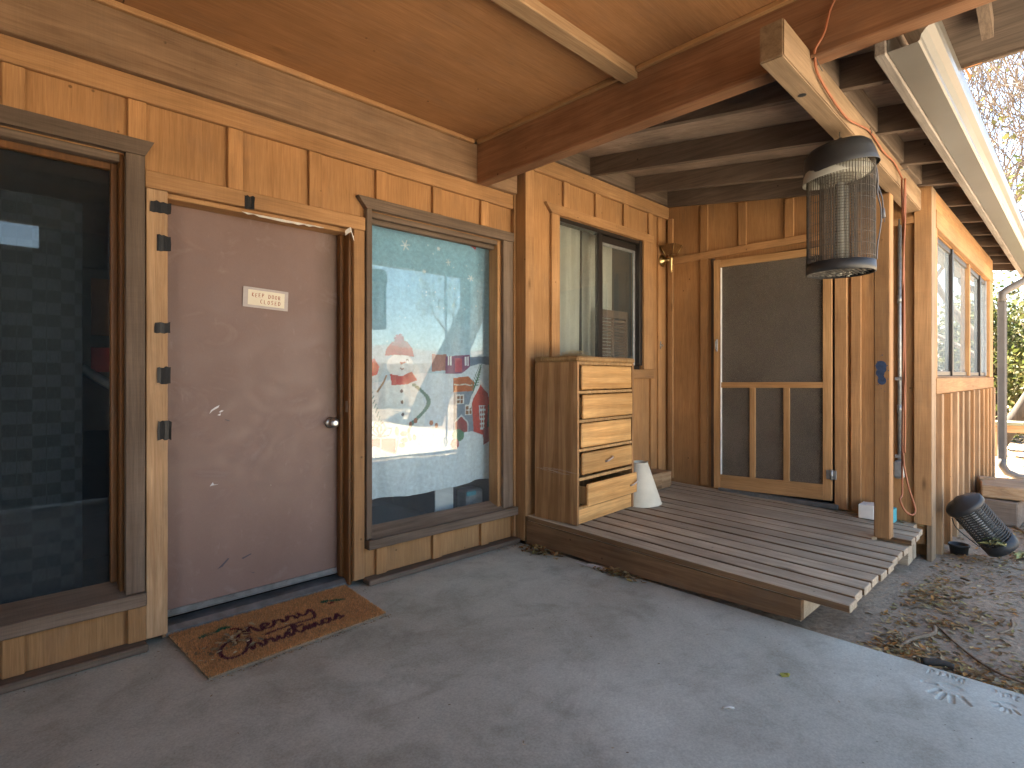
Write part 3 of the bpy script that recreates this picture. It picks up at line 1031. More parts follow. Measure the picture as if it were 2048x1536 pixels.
# ------------------------------------------------------------------ porch roof: rafters, beam, post
porch = thing('porch_roof', 'brown rafter porch roof over the wooden deck with its beam and post', 'roof', (4.25, .92, .17))
RAF = (2.92, 3.605, 4.245, 4.80, 5.50, 6.16, 6.80, 7.44, 8.07, 8.70, 9.33)
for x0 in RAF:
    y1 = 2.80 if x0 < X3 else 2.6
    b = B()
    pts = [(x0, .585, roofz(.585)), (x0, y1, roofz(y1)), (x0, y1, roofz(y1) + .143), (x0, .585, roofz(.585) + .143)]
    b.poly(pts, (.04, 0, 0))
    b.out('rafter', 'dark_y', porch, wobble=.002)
for k in range(6):
    xa, xb = 2.60 + k * 1.22, min(9.6, 2.60 + (k + 1) * 1.22 - .003)
    b = B()
    b.poly([(xa, .55, roofz(.55) + .145), (xb, .55, roofz(.55) + .145), (xb, 2.99, roofz(2.99) + .145), (xa, 2.99, roofz(2.99) + .145)], (0, 0, .02))
    b.out('sheathing_panel', 'sheath', porch)
b = B()
b.poly([(2.58, .46, roofz(.46) + .168), (9.68, .46, roofz(.46) + .168), (9.68, 3.0, roofz(3.0) + .168), (2.58, 3.0, roofz(3.0) + .168)], (0, 0, .03))
b.out('roofing', 'gray_x', porch)
bx('ledger', 'gray_x', porch, 2.905, X3 - .001, 2.802, Y2 - .001, 2.853, 2.995)
# the beam carrying the rafters
b = B()
def beam(x0, x1, z0a, z0b, ya, yb, hgt):
    P = [(x0, ya, z0a), (x0, ya + .09, z0a), (x0, ya + .09, z0a + hgt), (x0, ya, z0a + hgt)]
    Q = [(x1, yb, z0b), (x1, yb + .09, z0b), (x1, yb + .09, z0b + hgt), (x1, yb, z0b + hgt)]
    t = bmesh.new()
    vp = [t.verts.new(p) for p in P]
    vq = [t.verts.new(p) for p in Q]
    t.faces.new(vp[::-1]); t.faces.new(vq)
    for i in range(4):
        t.faces.new((vp[i], vp[(i + 1) % 4], vq[(i + 1) % 4], vq[i]))
    bmesh.ops.recalc_face_normals(t, faces=t.faces)
    bmesh.ops.bevel(t, geom=list(t.edges), offset=.005, segments=2, affect='EDGES')
    b.merge(t)
beam(2.185, X3 - .034, 2.420, 2.392, .790, .818, .143)
bm_ = b.out('beam', 'pale_x', porch)
b = B()
b.lathe([(.0, 0), (.017, 0)], 20, Matrix.Translation((2.545, .845, 2.4155)))
b.out('bolt_hole', 'black', bm_)
for xa, xb in zip((2.60,) + tuple(q + .042 for q in RAF[:3]), RAF[:4]):
    bx('blocking', 'gray_x', porch, xa, xb - .002, .805, .843, 2.568, 2.70)
post = bx('support_post', 'trim_z', porch, 4.22, 4.31, .876, .966, .172, 2.395, b=.006)
b = B()
for k, (yy, zz, rr) in enumerate(((.925, 1.285, .030), (.92, 1.190, .024), (.930, 1.240, .024), (.915, 1.262, .020), (.925, 1.215, .017), (.938, 1.295, .013))):
    b.poly([(4.2187 - .0002 * k, yy + rr * math.cos(t), zz + rr * 1.1 * math.sin(t)) for t in np.linspace(0, 2 * math.pi, 28, endpoint=False)])
for k in range(60):
    yy, zz, rr = rnd.gauss(.922, .016), rnd.gauss(1.24, .045), rnd.uniform(.0015, .004)
    if .88 < yy < .962:
        b.poly([(4.2174, yy + rr * math.cos(t), zz + rr * math.sin(t)) for t in np.linspace(0, 2 * math.pi, 7, endpoint=False)])
b.out('spray_mark', 'bluepaint', post)
# fascia
B().box(2.56, 9.66, .546, .586, 2.474, 2.66, .004).out('fascia', 'fasciawood', porch, wobble=.002)

# gutter and downspout
gut = thing('rain_gutter', 'beige metal rain gutter along the porch eave with a dark downspout', 'gutter', (9.3, .5, -.05))
prof = [(.543, 2.485), (.445, 2.485), (.438, 2.492), (.436, 2.508), (.420, 2.528), (.398, 2.540), (.392, 2.556), (.392, 2.598), (.404, 2.604), (.404, 2.598), (.397, 2.592)]
b = B()
inner = [(y + .003, z + .003) for y, z in prof]
nx = 12
for k in range(len(prof) - 1):
    (ya, za), (yb, zb) = prof[k], prof[k + 1]
    b.poly([(2.575, ya, za), (9.5, ya, za), (9.5, yb, zb), (2.575, yb, zb)])
b.poly([(2.575, .543, 2.485), (2.575, .543, 2.60), (9.5, .543, 2.60), (9.5, .543, 2.485)])
b.poly([(9.5, y, z) for y, z in prof[:8]] + [(9.5, .543, 2.598)])
b.out('trough', 'gutter', gut)
b = B()
dsx = 8.95
path = [(dsx + .25, .49, 2.484), (dsx + .25, .49, 2.44), (dsx + .22, .52, 2.38), (dsx + .06, .66, 2.27), (dsx, .71, 2.22), (dsx, .715, 2.1)]
b.tube(path, .042, 10)
b.out('elbow', 'downspout', gut)
b = B()
b.box(dsx - .045, dsx + .045, .675, .755, .22, 2.12, .012)
for k in (-.02, .02):
    b.box(dsx + k - .006, dsx + k + .006, .670, .676, .22, 2.12, .002)
b.out('downspout', 'downspout', gut)
B().tube([(dsx, .715, .24), (dsx, .712, .14), (dsx + .02, .67, .06), (dsx + .06, .58, .02), (dsx + .1, .45, .0)], .045, 10).out('elbow', 'downspout', gut)

# ------------------------------------------------------------------ patio cover
pat = thing('patio_cover', 'orange plywood patio ceiling carried on reddish and grey wooden beams', 'patio cover', (0, -.55, 0))
for k, (xa, xb) in enumerate(((-2.3, -1.97), (-1.965, .47), (.475, 2.478))):
    for ya, yb in ((1.66, 2.898), (.37, 1.655), (-.27, .365)):
        bx('ceiling_panel', 'plywood', pat, xa, xb, ya, yb, 2.812, 2.826, b=.0008)
bx('ledger_beam', 'ledger', pat, -2.3, 2.872, 2.895, 2.94, 2.548, 2.798, b=.005)
bx('ledger_beam', 'gray_x', pat, -2.3, 2.872, 2.9405, 2.969, 2.601, 2.80, b=.0)
B().box(2.48, 2.57, -.25, 2.894, 2.527, 2.806, .006).out('main_beam', 'redbeam', pat)
for ya in (1.617, .33):
    bx('cross_beam', 'tanbeam', pat, -2.3, 2.479, ya, ya + .085, 2.757, 2.811, b=.004)
bx('trim_strip', 'trim_x', pat, -2.3, 2.44, 2.866, 2.894, 2.784, 2.8115, b=.004)
for ya, yb in ((1.704, 2.865), (.417, 1.615), (-.24, .328)):
    bx('trim_strip', 'trim_y', pat, 2.452, 2.479, ya, yb, 2.786, 2.8115, b=.004)
bx('front_beam', 'redbeam', pat, -2.3, 3.1, -.345, -.255, 2.54, 2.81, b=.006)
for px_ in (-2.25, 2.47):
    bx('post', 'gray_z', pat, px_, px_ + .1, -.35, -.25, .001, 2.539, b=.006)
bx('roofing', 'gray_x', pat, -2.4, 2.62, -.5, 2.985, 2.83, 2.90, b=0)
def eave(x):
    return 2.98 - .44 * (x - 2.57)
b = B()
b.poly([(2.575, -.5, eave(2.575)), (3.30, -.5, eave(3.30)), (3.30, .52, eave(3.30)), (2.575, .52, eave(2.575))], (0, 0, .035))
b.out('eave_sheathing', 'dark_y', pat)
for ya in (-.35, .275):
    b = B()
    b.poly([(2.573, ya, eave(2.573) - .125), (3.12, ya, eave(3.12) - .08), (3.12, ya, eave(3.12) - .002), (2.573, ya, eave(2.573) - .002)], (0, .04, 0))
    b.out('eave_rafter', 'gray_x', pat)
bx('eave_fascia', 'gray_y', pat, 3.3, 3.325, -.5, .52, 2.645, 2.70)

# ------------------------------------------------------------------ deck
deck = thing('deck', 'low weathered grey plank deck in front of the screen door', 'deck', (3.9, 1.8, 0))
def plank(x0, x1, y0, y1):
    b = B()
    b.box(x0, x1, y0, y1, -.038, 0, .004)
    tw = rnd.uniform(-.002, .002)
    for v in b.bm.verts:
        v.co.z += zdeck(v.co.y) + tw
    bmesh.ops.subdivide_edges(b.bm, edges=[e for e in b.bm.edges if abs(e.verts[0].co.y - e.verts[1].co.y) > .5], cuts=6)
    o = b.out('plank', 'deck', deck, wobble=.0022)
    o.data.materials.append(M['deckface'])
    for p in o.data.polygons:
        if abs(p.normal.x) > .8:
            p.material_index = 1  # sides in face-board brown, whose dark tone also paints shade into the gaps
for k in range(9):
    plank(2.90 + .146 * k + (.006 if k == 0 else rnd.uniform(0, .002)), 2.90 + .146 * k + .116 + rnd.uniform(-.003, .002), .765 + rnd.uniform(-.008, .012), 2.833)
plank(4.216, 4.336, .974, 2.833)
for k in range(4):
    plank(4.352 + .132 * k, 4.352 + .132 * k + .105, (.785, .782, .79, .845)[k], 2.833)
def deckpart(name, mat, x0, x1, y0, y1, dz0, dz1, fl=None, wob=.002):
    b = B()
    b.box(x0, x1, y0, y1, dz0, dz1, .004)
    bmesh.ops.subdivide_edges(b.bm, edges=[e for e in b.bm.edges if abs(e.verts[0].co.y - e.verts[1].co.y) > .5 or abs(e.verts[0].co.x - e.verts[1].co.x) > .5], cuts=12)
    for v in b.bm.verts:
        low = v.co.z < (dz0 + dz1) / 2
        v.co.z += zdeck(v.co.y)
        if low and fl is not None:
            v.co.z = fl + .012 * abs(fbm(v.co.y, v.co.x, 4.)) + .018 * max(0, 1.9 - v.co.y)
    return b.out(name, mat, deck, wobble=wob)
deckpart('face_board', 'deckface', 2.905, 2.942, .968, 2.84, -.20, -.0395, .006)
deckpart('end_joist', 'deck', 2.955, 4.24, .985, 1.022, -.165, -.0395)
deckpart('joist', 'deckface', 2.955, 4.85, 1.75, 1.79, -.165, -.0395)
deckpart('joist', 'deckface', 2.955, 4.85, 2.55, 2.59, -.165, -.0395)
deckpart('support_block', 'deck', 4.33, 4.46, .80, .98, -.165, -.0425)
deckpart('support_block', 'deck', 4.66, 4.74, .83, .95, -.21, -.0425)

# ------------------------------------------------------------------ dresser
dx0, dx1, dyf, dyb = 2.942, 3.700, 2.442, 2.818
dz = zdeck(2.62) + .001
dres = thing('dresser', 'worn oak chest of five drawers standing on the deck against the wall', 'dresser', (3.32, 2.63, dz))
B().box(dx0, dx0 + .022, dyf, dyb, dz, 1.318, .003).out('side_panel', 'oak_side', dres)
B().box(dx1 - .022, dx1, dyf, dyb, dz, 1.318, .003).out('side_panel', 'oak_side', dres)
b = B()
b.box(dx0 - .006, dx1 + .006, dyf - .008, dyb, 1.319, 1.356, .012)
b.out('top', 'oak_edge', dres)
bx('back_panel', 'oak_side', dres, dx0 + .023, dx1 - .023, dyb - .012, dyb - .001, dz + .02, 1.317)
bx('plinth', 'oak_front', dres, dx0 + .023, dx1 - .023, dyf + .008, dyf + .03, dz + .002, .312)
slots = [(1.127, 1.292), (.927, 1.091), (.730, .894), (.545, .692), (.335, .487)]
for z in (1.309, 1.11, .911, .711, .513, .318):
    bx('rail', 'oak_edge', dres, dx0 + .023, dx1 - .023, dyf + .004, dyf + .03, z - .012, z + .009)
for k, (za, zb) in enumerate(slots):
    out_ = (.016, .020, .014, .018, .060)[k]
    off = (.0, .008, .0, .004, .006)[k]
    b = B()
    t = bmesh.new()
    b.box(dx0 + .035 + off, dx1 - .062 + off, dyf - out_, dyf - out_ + .02, za, zb, .009)
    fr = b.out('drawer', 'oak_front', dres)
    b = B()
    for xs_ in (dx0 + .05, dx1 - .075):
        b.box(xs_, xs_ + .012, dyf - out_ + .021, dyf + .30, za + .012, zb - .022, .001)
    b.box(dx0 + .05, dx1 - .063, dyf - out_ + .021, dyf + .30, za + .006, za + .0115, .001)
    b.out('drawer_box', 'oak_edge', fr)
    if k >= 3:
        b = B()
        xc = dx0 + (.36 if k == 3 else .64)
        zc = (za + zb) / 2 + (0 if k == 3 else .0)
        b.tube([(xc - .045, dyf - out_ - .003, zc - .012), (xc - .03, dyf - out_ - .02, zc - .004), (xc + .03, dyf - out_ - .022, zc + .014), (xc + .045, dyf - out_ - .004, zc + .018)], .006, 8)
        b.out('drawer_pull', 'cleartape', fr)
b = B()
for i in range(9):
    y0 = rnd.uniform(2.68, 2.81)
    y1 = max(2.45, y0 - rnd.uniform(.12, .33))
    z0 = .565 + rnd.uniform(-.012, .012)
    b.tube([(dx0 - .0008, y0, z0), (dx0 - .0008, (y0 + y1) / 2, z0 - .006 + rnd.uniform(-.004, .004)), (dx0 - .0008, y1, z0 - .02 + rnd.uniform(-.006, .012))], .0006, 3)
b.out('scratch', 'cleartape', dres)

dres.rotation_euler = (0, 0, R(4))
dres.location.y -= .012
nest = B()
for i in range(230):
    a = rnd.uniform(0, 6.28); r = rnd.random() ** .5 * .1
    cx, cy = 3.10 + r * math.cos(a), 2.56 + r * math.sin(a) * .8
    L = rnd.uniform(.03, .09); d = rnd.uniform(0, 6.28)
    h = max(.002, .06 * (1 - r / .1) * rnd.random()) + 1.3575
    nest.tube([(cx, cy, h), (cx + L * .5 * math.cos(d), cy + L * .5 * math.sin(d), h + rnd.uniform(0, .012)), (cx + L * math.cos(d + .5), cy + L * math.sin(d + .5), max(1.3575, h - .01))], .0011, 3, False)
tag(nest.out('straw_nest', 'straw'), 'small heap of dry straw lying on top of the dresser', 'nest')

# ------------------------------------------------------------------ things on the deck and walls
sh = thing('lampshade', 'plain cream conical lampshade on the deck beside the dresser', 'lampshade', (3.87, 2.50, zdeck(2.5)))
mt = Matrix.Translation((3.87, 2.50, zdeck(2.5) + .002)) @ Matrix.Rotation(R(-2), 4, 'Y')
B().lathe([(.165, 0), (.1655, .004), (.062, .330), (.060, .330), (.163, .004), (.163, 0), (.165, 0)], 40, mt).out('shade', 'shade', sh)
b = B()
for zz, rr in ((.003, .166), (.328, .0625)):
    b.tube([mt @ Vector((rr * math.cos(t), rr * math.sin(t), zz)) for t in np.linspace(0, 2 * math.pi, 33)], .003, 5)
b.out('rim', 'shade', sh)

blk = thing('wood_block', 'short sawn timber block in the corner of the deck', 'wood block', (4.46, 2.72, zdeck(2.7)))
bx('timber', 'oldpale_x', blk, 4.30, 4.46, 2.655, 2.825, zdeck(2.7) + .002, zdeck(2.7) + .148, b=.004)
bx('timber', 'oldpale_x', blk, 4.462, 4.63, 2.66, 2.825, zdeck(2.7) + .002, zdeck(2.7) + .145, b=.004)

sc_ = thing('wall_sconce', 'brass wall sconce with a flared amber shade by the screen door', 'sconce', (4.76, 2.83, 2.32))
mt = Matrix.Translation((4.755, 2.832, 2.32)) @ Matrix.Rotation(R(90), 4, 'X')
B().lathe([(0, 0), (.056, 0), (.056, .008), (.046, .014), (.043, .022), (.024, .03), (.016, .05), (.013, .085), (0, .085)], 28, mt).out('back_plate', 'brass', sc_, smooth=True)
mt = Matrix.Translation((4.755, 2.735, 2.195))
B().lathe([(0, 0), (.008, .002), (.016, .012), (.012, .02), (.014, .026), (.014, .115), (.018, .12), (.018, .16), (.012, .165), (0, .166)], 20, mt).out('stem', 'brass', sc_, smooth=True)
b = B()
lo, hi, z0, z1 = .038, .075, 2.362, 2.452
ptsl = [(-lo, -lo), (lo, -lo), (lo, lo), (-lo, lo)]
ptsh = [(-hi, -hi), (hi, -hi), (hi, hi), (-hi, hi)]
for i in range(4):
    j = (i + 1) % 4
    b.poly([(4.755 + ptsl[i][0], 2.735 + ptsl[i][1], z0), (4.755 + ptsl[j][0], 2.735 + ptsl[j][1], z0), (4.755 + ptsh[j][0], 2.735 + ptsh[j][1], z1), (4.755 + ptsh[i][0], 2.735 + ptsh[i][1], z1)])
b.poly([(4.755 + x, 2.735 + y, z0) for x, y in ptsl])
b.out('shade', 'amber', sc_)
b = B()
for i in range(4):
    b.tube([(4.755 + ptsl[i][0], 2.735 + ptsl[i][1], z0), (4.755 + ptsh[i][0], 2.735 + ptsh[i][1], z1)], .003, 5)
b.out('shade_wire', 'brass', sc_)
b = B()
b.lathe([(0, 0), (.008, 0), (.016, .004), (0, .006)], 12, Matrix.Translation((4.733, 2.836, 1.515)) @ Matrix.Rotation(R(90), 4, 'X') @ Matrix.Diagonal((1, 2.6, 1, 1)))
b.tube([(4.733, 2.832, 1.52), (4.733, 2.81, 1.515), (4.733, 2.812, 1.50)], .004, 6)
tag(b.out('wall_hook', 'galv'), 'small metal hook plate on the siding near the screen door', 'hook')

for nm, x0, x1, y0, y1, hh, mm, lb in (('carton', 4.70, 4.83, 1.075, 1.175, .105, 'white', 'small white carton standing on the deck behind the support post'),
                                      ('carton', 4.71, 4.80, .955, 1.03, .10, 'teal', 'small teal carton standing on the deck behind the support post')):
    o = thing(nm, lb, 'carton', ((x0 + x1) / 2, (y0 + y1) / 2, zdeck(y0)), 'cartons behind the post')
    bx('body', mm, o, x0, x1, y0, y1, zdeck(y1) + .004, zdeck(y1) + hh, b=.004)
    bx('flap', mm, o, x0 + .002, x1 - .002, y0 + .002, (y0 + y1) / 2, zdeck(y1) + hh + .0005, zdeck(y1) + hh + .003, b=.0005)

cond = thing('conduit', 'grey metal conduit with an outlet box on the wall beside the post', 'conduit', (4.86, .95, .5))
B().tube([(X3 - .016, .95, 2.36), (X3 - .016, .95, .60)], .0135, 10).out('pipe', 'galv', cond)
b = B()
for zz in (1.78, .98):
    b.tube([(X3 - .016, .95, zz - .03), (X3 - .016, .95, zz + .03)], .018, 10)
b.out('coupling', 'galv', cond)
b = B()
for zz in (1.20, .635):
    b.box(X3 - .034, X3 - .001, .925, .978, zz - .012, zz + .012, .003)
b.out('strap', 'galv', cond)
B().box(X3 - .052, X3 - .001, .918, .985, .475, .605, .014).out('outlet_box', 'galv', cond)
B().box(X3 - .058, X3 - .0525, .928, .975, .495, .585, .002).out('cover_plate', 'galv', cond)

# orange cord over the beam and down beside the post
def smooth_path(pts, n=6):
    P = [Vector(p) for p in pts]
    out = []
    for i in range(len(P) - 1):
        p0, p1, p2, p3 = P[max(i - 1, 0)], P[i], P[i + 1], P[min(i + 2, len(P) - 1)]
        for k in range(n):
            t = k / n
            out.append(.5 * ((2 * p1) + (-p0 + p2) * t + (2 * p0 - 5 * p1 + 4 * p2 - p3) * t * t + (-p0 + 3 * p1 - 3 * p2 + p3) * t ** 3))
    out.append(P[-1])
    return out
cord = thing('extension_cord', 'orange extension cord draped along the beam and hanging beside the post', 'cord', (4.1, .78, .5))
p1 = smooth_path([(2.468, .60, 2.79), (2.466, .70, 2.711), (2.464, .735, 2.60), (2.46, .765, 2.55), (2.49, .778, 2.535), (2.53, .782, 2.485), (2.68, .780, 2.445), (2.93, .782, 2.425), (3.15, .788, 2.462), (3.385, .792, 2.50), (3.676, .795, 2.478), (3.92, .798, 2.49), (4.04, .796, 2.465), (4.085, .784, 2.42)])
B().tube(p1, .0055, 8).out('run', 'rubber', cord)
for q, (ph, amp) in enumerate(((0, .012), (2.2, .016), (4., .010))):
    pts = []
    for t in np.linspace(0, 1, 15):
        zz = 2.42 - t * (1.92 - .5 * (q == 1) - .25 * (q == 2))
        pts.append((4.085 + amp * math.sin(ph + t * 9), .782 + .5 * amp * math.cos(ph + t * 7) - .004 * q, zz))
    if q == 0:
        pts += [(4.05, .79, .47), (4.08, .77, .40), (4.12, .74, .375), (4.14, .73, .41), (4.11, .755, .53), (4.09, .775, .66), (4.085, .785, .8)]
    B().tube(smooth_path(pts, 4), .0055, 7).out('hanging_loop', 'rubber', cord)
b = B()
b.tube([(2.50, .777, 2.53), (2.52, .773, 2.51), (2.60, .783, 2.515)], .0022, 5)
b.tube([(4.06, .786, 2.47), (4.16, .770, 2.50)], .0025, 5)
b.tube([(3.37, .789, 2.515), (3.385, .782, 2.498), (3.40, .79, 2.49)], .0022, 5)
b.out('nail', 'blackmetal', cord)

# ------------------------------------------------------------------ hanging bug zapper
ZX, ZY = 3.062, .842
zap = thing('bug_zapper', 'dusty caged bug zapper hanging from the porch beam', 'bug zapper', (ZX, ZY, 1.72))
tilt = Matrix.Translation((ZX, ZY, 2.235)) @ Matrix.Rotation(R(45.8), 4, 'Z') @ Matrix.Rotation(R(-9), 4, 'X') @ Matrix.Rotation(R(2), 4, 'Y')
# local x = away from viewer, local y = viewer's left
B().lathe([(.0, .118), (.09, .116), (.125, .106), (.146, .084), (.155, .050), (.160, .015), (.166, -.014), (.165, -.016), (.154, .014), (.146, .056), (.130, .088), (.0, .10)], 40, tilt).out('cap', 'black', zap, smooth=True)
B().lathe([(.140, .010), (.150, -.012), (.160, -.040), (.164, -.043), (.164, -.039), (.154, -.010), (.144, .014)], 36, tilt @ Matrix.Translation((0, .020, -.004)) @ Matrix.Diagonal((.86, .98, 1., 1))).out('reflector_rim', 'fabricgray', zap, smooth=True)
mz = Matrix.Translation((ZX, ZY, 0))
b = B()
nw = 72
for k in range(nw):
    a = 2 * math.pi * k / nw
    b.tube([mz @ Vector((.1455 * math.cos(a), .1455 * math.sin(a), 1.755)), mz @ Vector((.1455 * math.cos(a), .1455 * math.sin(a), 2.25))], .002, 4, False)
for zz in np.linspace(1.79, 2.22, 9):
    b.tube([mz @ Vector((.146 * math.cos(t), .146 * math.sin(t), zz)) for t in np.linspace(0, 2 * math.pi, 41)], .0011, 4, False)
tag(b.out('cage', 'wire', zap), kind='stuff')
b = B()
for k in range(40):
    a = 2 * math.pi * k / 40
    b.tube([mz @ Vector((.088 * math.cos(a), .088 * math.sin(a), 1.765)), mz @ Vector((.088 * math.cos(a), .088 * math.sin(a), 2.20))], .0016, 4, False)
for zz in np.linspace(1.78, 2.18, 30):
    b.tube([mz @ Vector((.062 * math.cos(t), .062 * math.sin(t), zz)) for t in np.linspace(0, 2 * math.pi, 25)], .0012, 4, False)
tag(b.out('inner_grid', 'wire', zap), kind='stuff')
B().tube([mz @ Vector((-.01, .0, 1.775)), mz @ Vector((-.01, .0, 2.16))], .019, 14).out('lamp_tube', 'fabricgray', zap)
B().tube([mz @ Vector((.05, -.01, 1.775)), mz @ Vector((.05, -.01, 2.16))], .012, 14).out('lamp_tube', 'fabricgray', zap)
b = B()
b.lathe([(.0, 2.19), (.10, 2.19), (.135, 2.215), (.135, 2.225), (.0, 2.22)], 28, mz)
b.out('lamp_holder', 'fabricgray', zap)
B().lathe([(.142, 1.770), (.1495, 1.771), (.1505, 1.738), (.149, 1.722), (.143, 1.72), (.143, 1.765), (.142, 1.770)], 40, mz).out('base_ring', 'black', zap, smooth=True)
b = B()
for k in range(-7, 8):
    w_ = math.sqrt(max(0, .144 ** 2 - (k * .02) ** 2))
    b.box(ZX - w_, ZX + w_, ZY + k * .02 - .0022, ZY + k * .02 + .0022, 1.728, 1.742, .0008)
    b.box(ZX + k * .02 - .0022, ZX + k * .02 + .0022, ZY - w_, ZY + w_, 1.742, 1.752, .0008)
b.out('base_grille', 'blackmetal', zap)
b = B()
for i in range(150):
    a, r = rnd.uniform(0, 6.28), .13 * rnd.random() ** .5
    p = Vector((ZX + r * math.cos(a), ZY + r * math.sin(a), 1.722 + rnd.uniform(0, .03)))
    s_ = rnd.uniform(.006, .018)
    b.poly([p, p + Vector((s_, rnd.uniform(-s_, s_), rnd.uniform(-.006, .006))), p + Vector((rnd.uniform(-.004, .004), s_, rnd.uniform(-.006, .006)))])
b.out('debris', 'fabricgray', zap)
b = B()
b.tube([(ZX - .01, ZY, 2.43), (ZX - .01, ZY, 2.372)], .002, 6)
b.tube([(ZX - .01 + .014 * math.cos(t) * .4, ZY + .016 * math.cos(t), 2.366 + .016 * math.sin(t)) for t in np.linspace(0, 2 * math.pi, 15)], .0025, 6)
b.out('hook', 'blackmetal', zap)
rv = Vector((math.sin(R(45.8)), -math.cos(R(45.8)), 0))
def zp(u, z, f=0.):
    return Vector((ZX, ZY, z)) + rv * u + Vector((math.cos(R(45.8)), math.sin(R(45.8)), 0)) * f
B().tube(smooth_path([zp(.135, 2.23, -.06), zp(.145, 2.17, -.06), zp(.15, 2.10, -.05), zp(.165, 2.03, -.05), zp(.165, 1.95, -.05), zp(.15, 1.85, -.05), zp(.14, 1.78, -.06)]), .0032, 6).out('cord', 'greycord', zap)
B().tube(smooth_path([zp(.14, 2.20, -.05), zp(.158, 2.14, -.04), zp(.178, 2.08, -.04), zp(.183, 2.02, -.04)]), .0032, 6).out('cord', 'greycord', zap)
b = B()
b.tube([zp(.183, 2.03, -.04), zp(.184, 1.985, -.04)], [.007, .011], 8)
b.tube([zp(.178, 1.985, -.04), zp(.178, 1.962, -.04)], .0018, 4)
b.tube([zp(.190, 1.985, -.04), zp(.190, 1.962, -.04)], .0018, 4)
b.out('plug', 'greycord', zap)

# ------------------------------------------------------------------ fallen bug zapper
A0, A1 = Vector((5.20, .405, .012)), Vector((5.06, .618, .325))
axis = (A1 - A0).normalized()
fz = thing('bug_zapper', 'black plastic bug zapper fallen on the dirt against the wall corner', 'bug zapper', (5.2, .5, -.06))
mf = Matrix.Translation(A0) @ axis.to_track_quat('Z', 'Y').to_matrix().to_4x4()
L = (A1 - A0).length
rr_ = .105
B().lathe([(0, -.005), (.08, -.005), (.105, .01), (rr_, .03), (rr_ + .002, .085), (rr_ - .008, .085), (.10, .03), (0, .02)], 32, mf).out('base', 'black', fz, smooth=True)
B().lathe([(.0, L + .035), (.035, L + .035), (.045, L + .022), (rr_ + .010, L - .004), (rr_ + .016, L - .012), (rr_ + .018, L - .038), (rr_ + .012, L - .044), (.0, L - .04)], 40, mf).out('cap', 'black', fz)
b = B()
for zz in np.linspace(.10, L - .06, 15):
    b.tube([mf @ Vector((rr_ * .985 * math.cos(t), rr_ * .985 * math.sin(t), zz)) for t in np.linspace(0, 2 * math.pi, 33)], .0046, 5, False)
for k in range(14):
    a = 2 * math.pi * k / 14
    b.tube([mf @ Vector((rr_ * .975 * math.cos(a), rr_ * .975 * math.sin(a), .08)), mf @ Vector((rr_ * .975 * math.cos(a), rr_ * .975 * math.sin(a), L - .04))], .003, 5, False)
tag(b.out('cage', 'blackmetal', fz), kind='stuff')
b = B()
for k in range(18):
    a = 2 * math.pi * k / 18
    b.tube([mf @ Vector((.06 * math.cos(a), .06 * math.sin(a), .05)), mf @ Vector((.06 * math.cos(a), .06 * math.sin(a), L - .04))], .0022, 4, False)
tag(b.out('inner_grid', 'galv', fz), kind='stuff')
B().tube([mf @ Vector((0, 0, .03)), mf @ Vector((0, 0, L - .04))], .016, 10).out('lamp_tube', 'white', fz)
b = B()
b.tube(smooth_path([mf @ Vector((-.02, -rr_ - .012, L - .06)), mf @ Vector((-.04, -rr_ - .03, L - .14)), mf @ Vector((-.02, -rr_ - .02, L - .24)), mf @ Vector((.02, -rr_ - .012, L - .30))]), .0035, 6)
b.out('cord', 'black', fz)
o = thing('plastic_pot', 'small black plastic pot under the fallen bug zapper', 'pot', (5.17, .60, -.06))
B().lathe([(0, .0), (.05, .0), (.06, .07), (.066, .07), (.066, .082), (.057, .082), (.046, .01), (0, .01)], 24, Matrix.Translation((5.215, .655, -.095))).out('body', 'black', o, smooth=True)

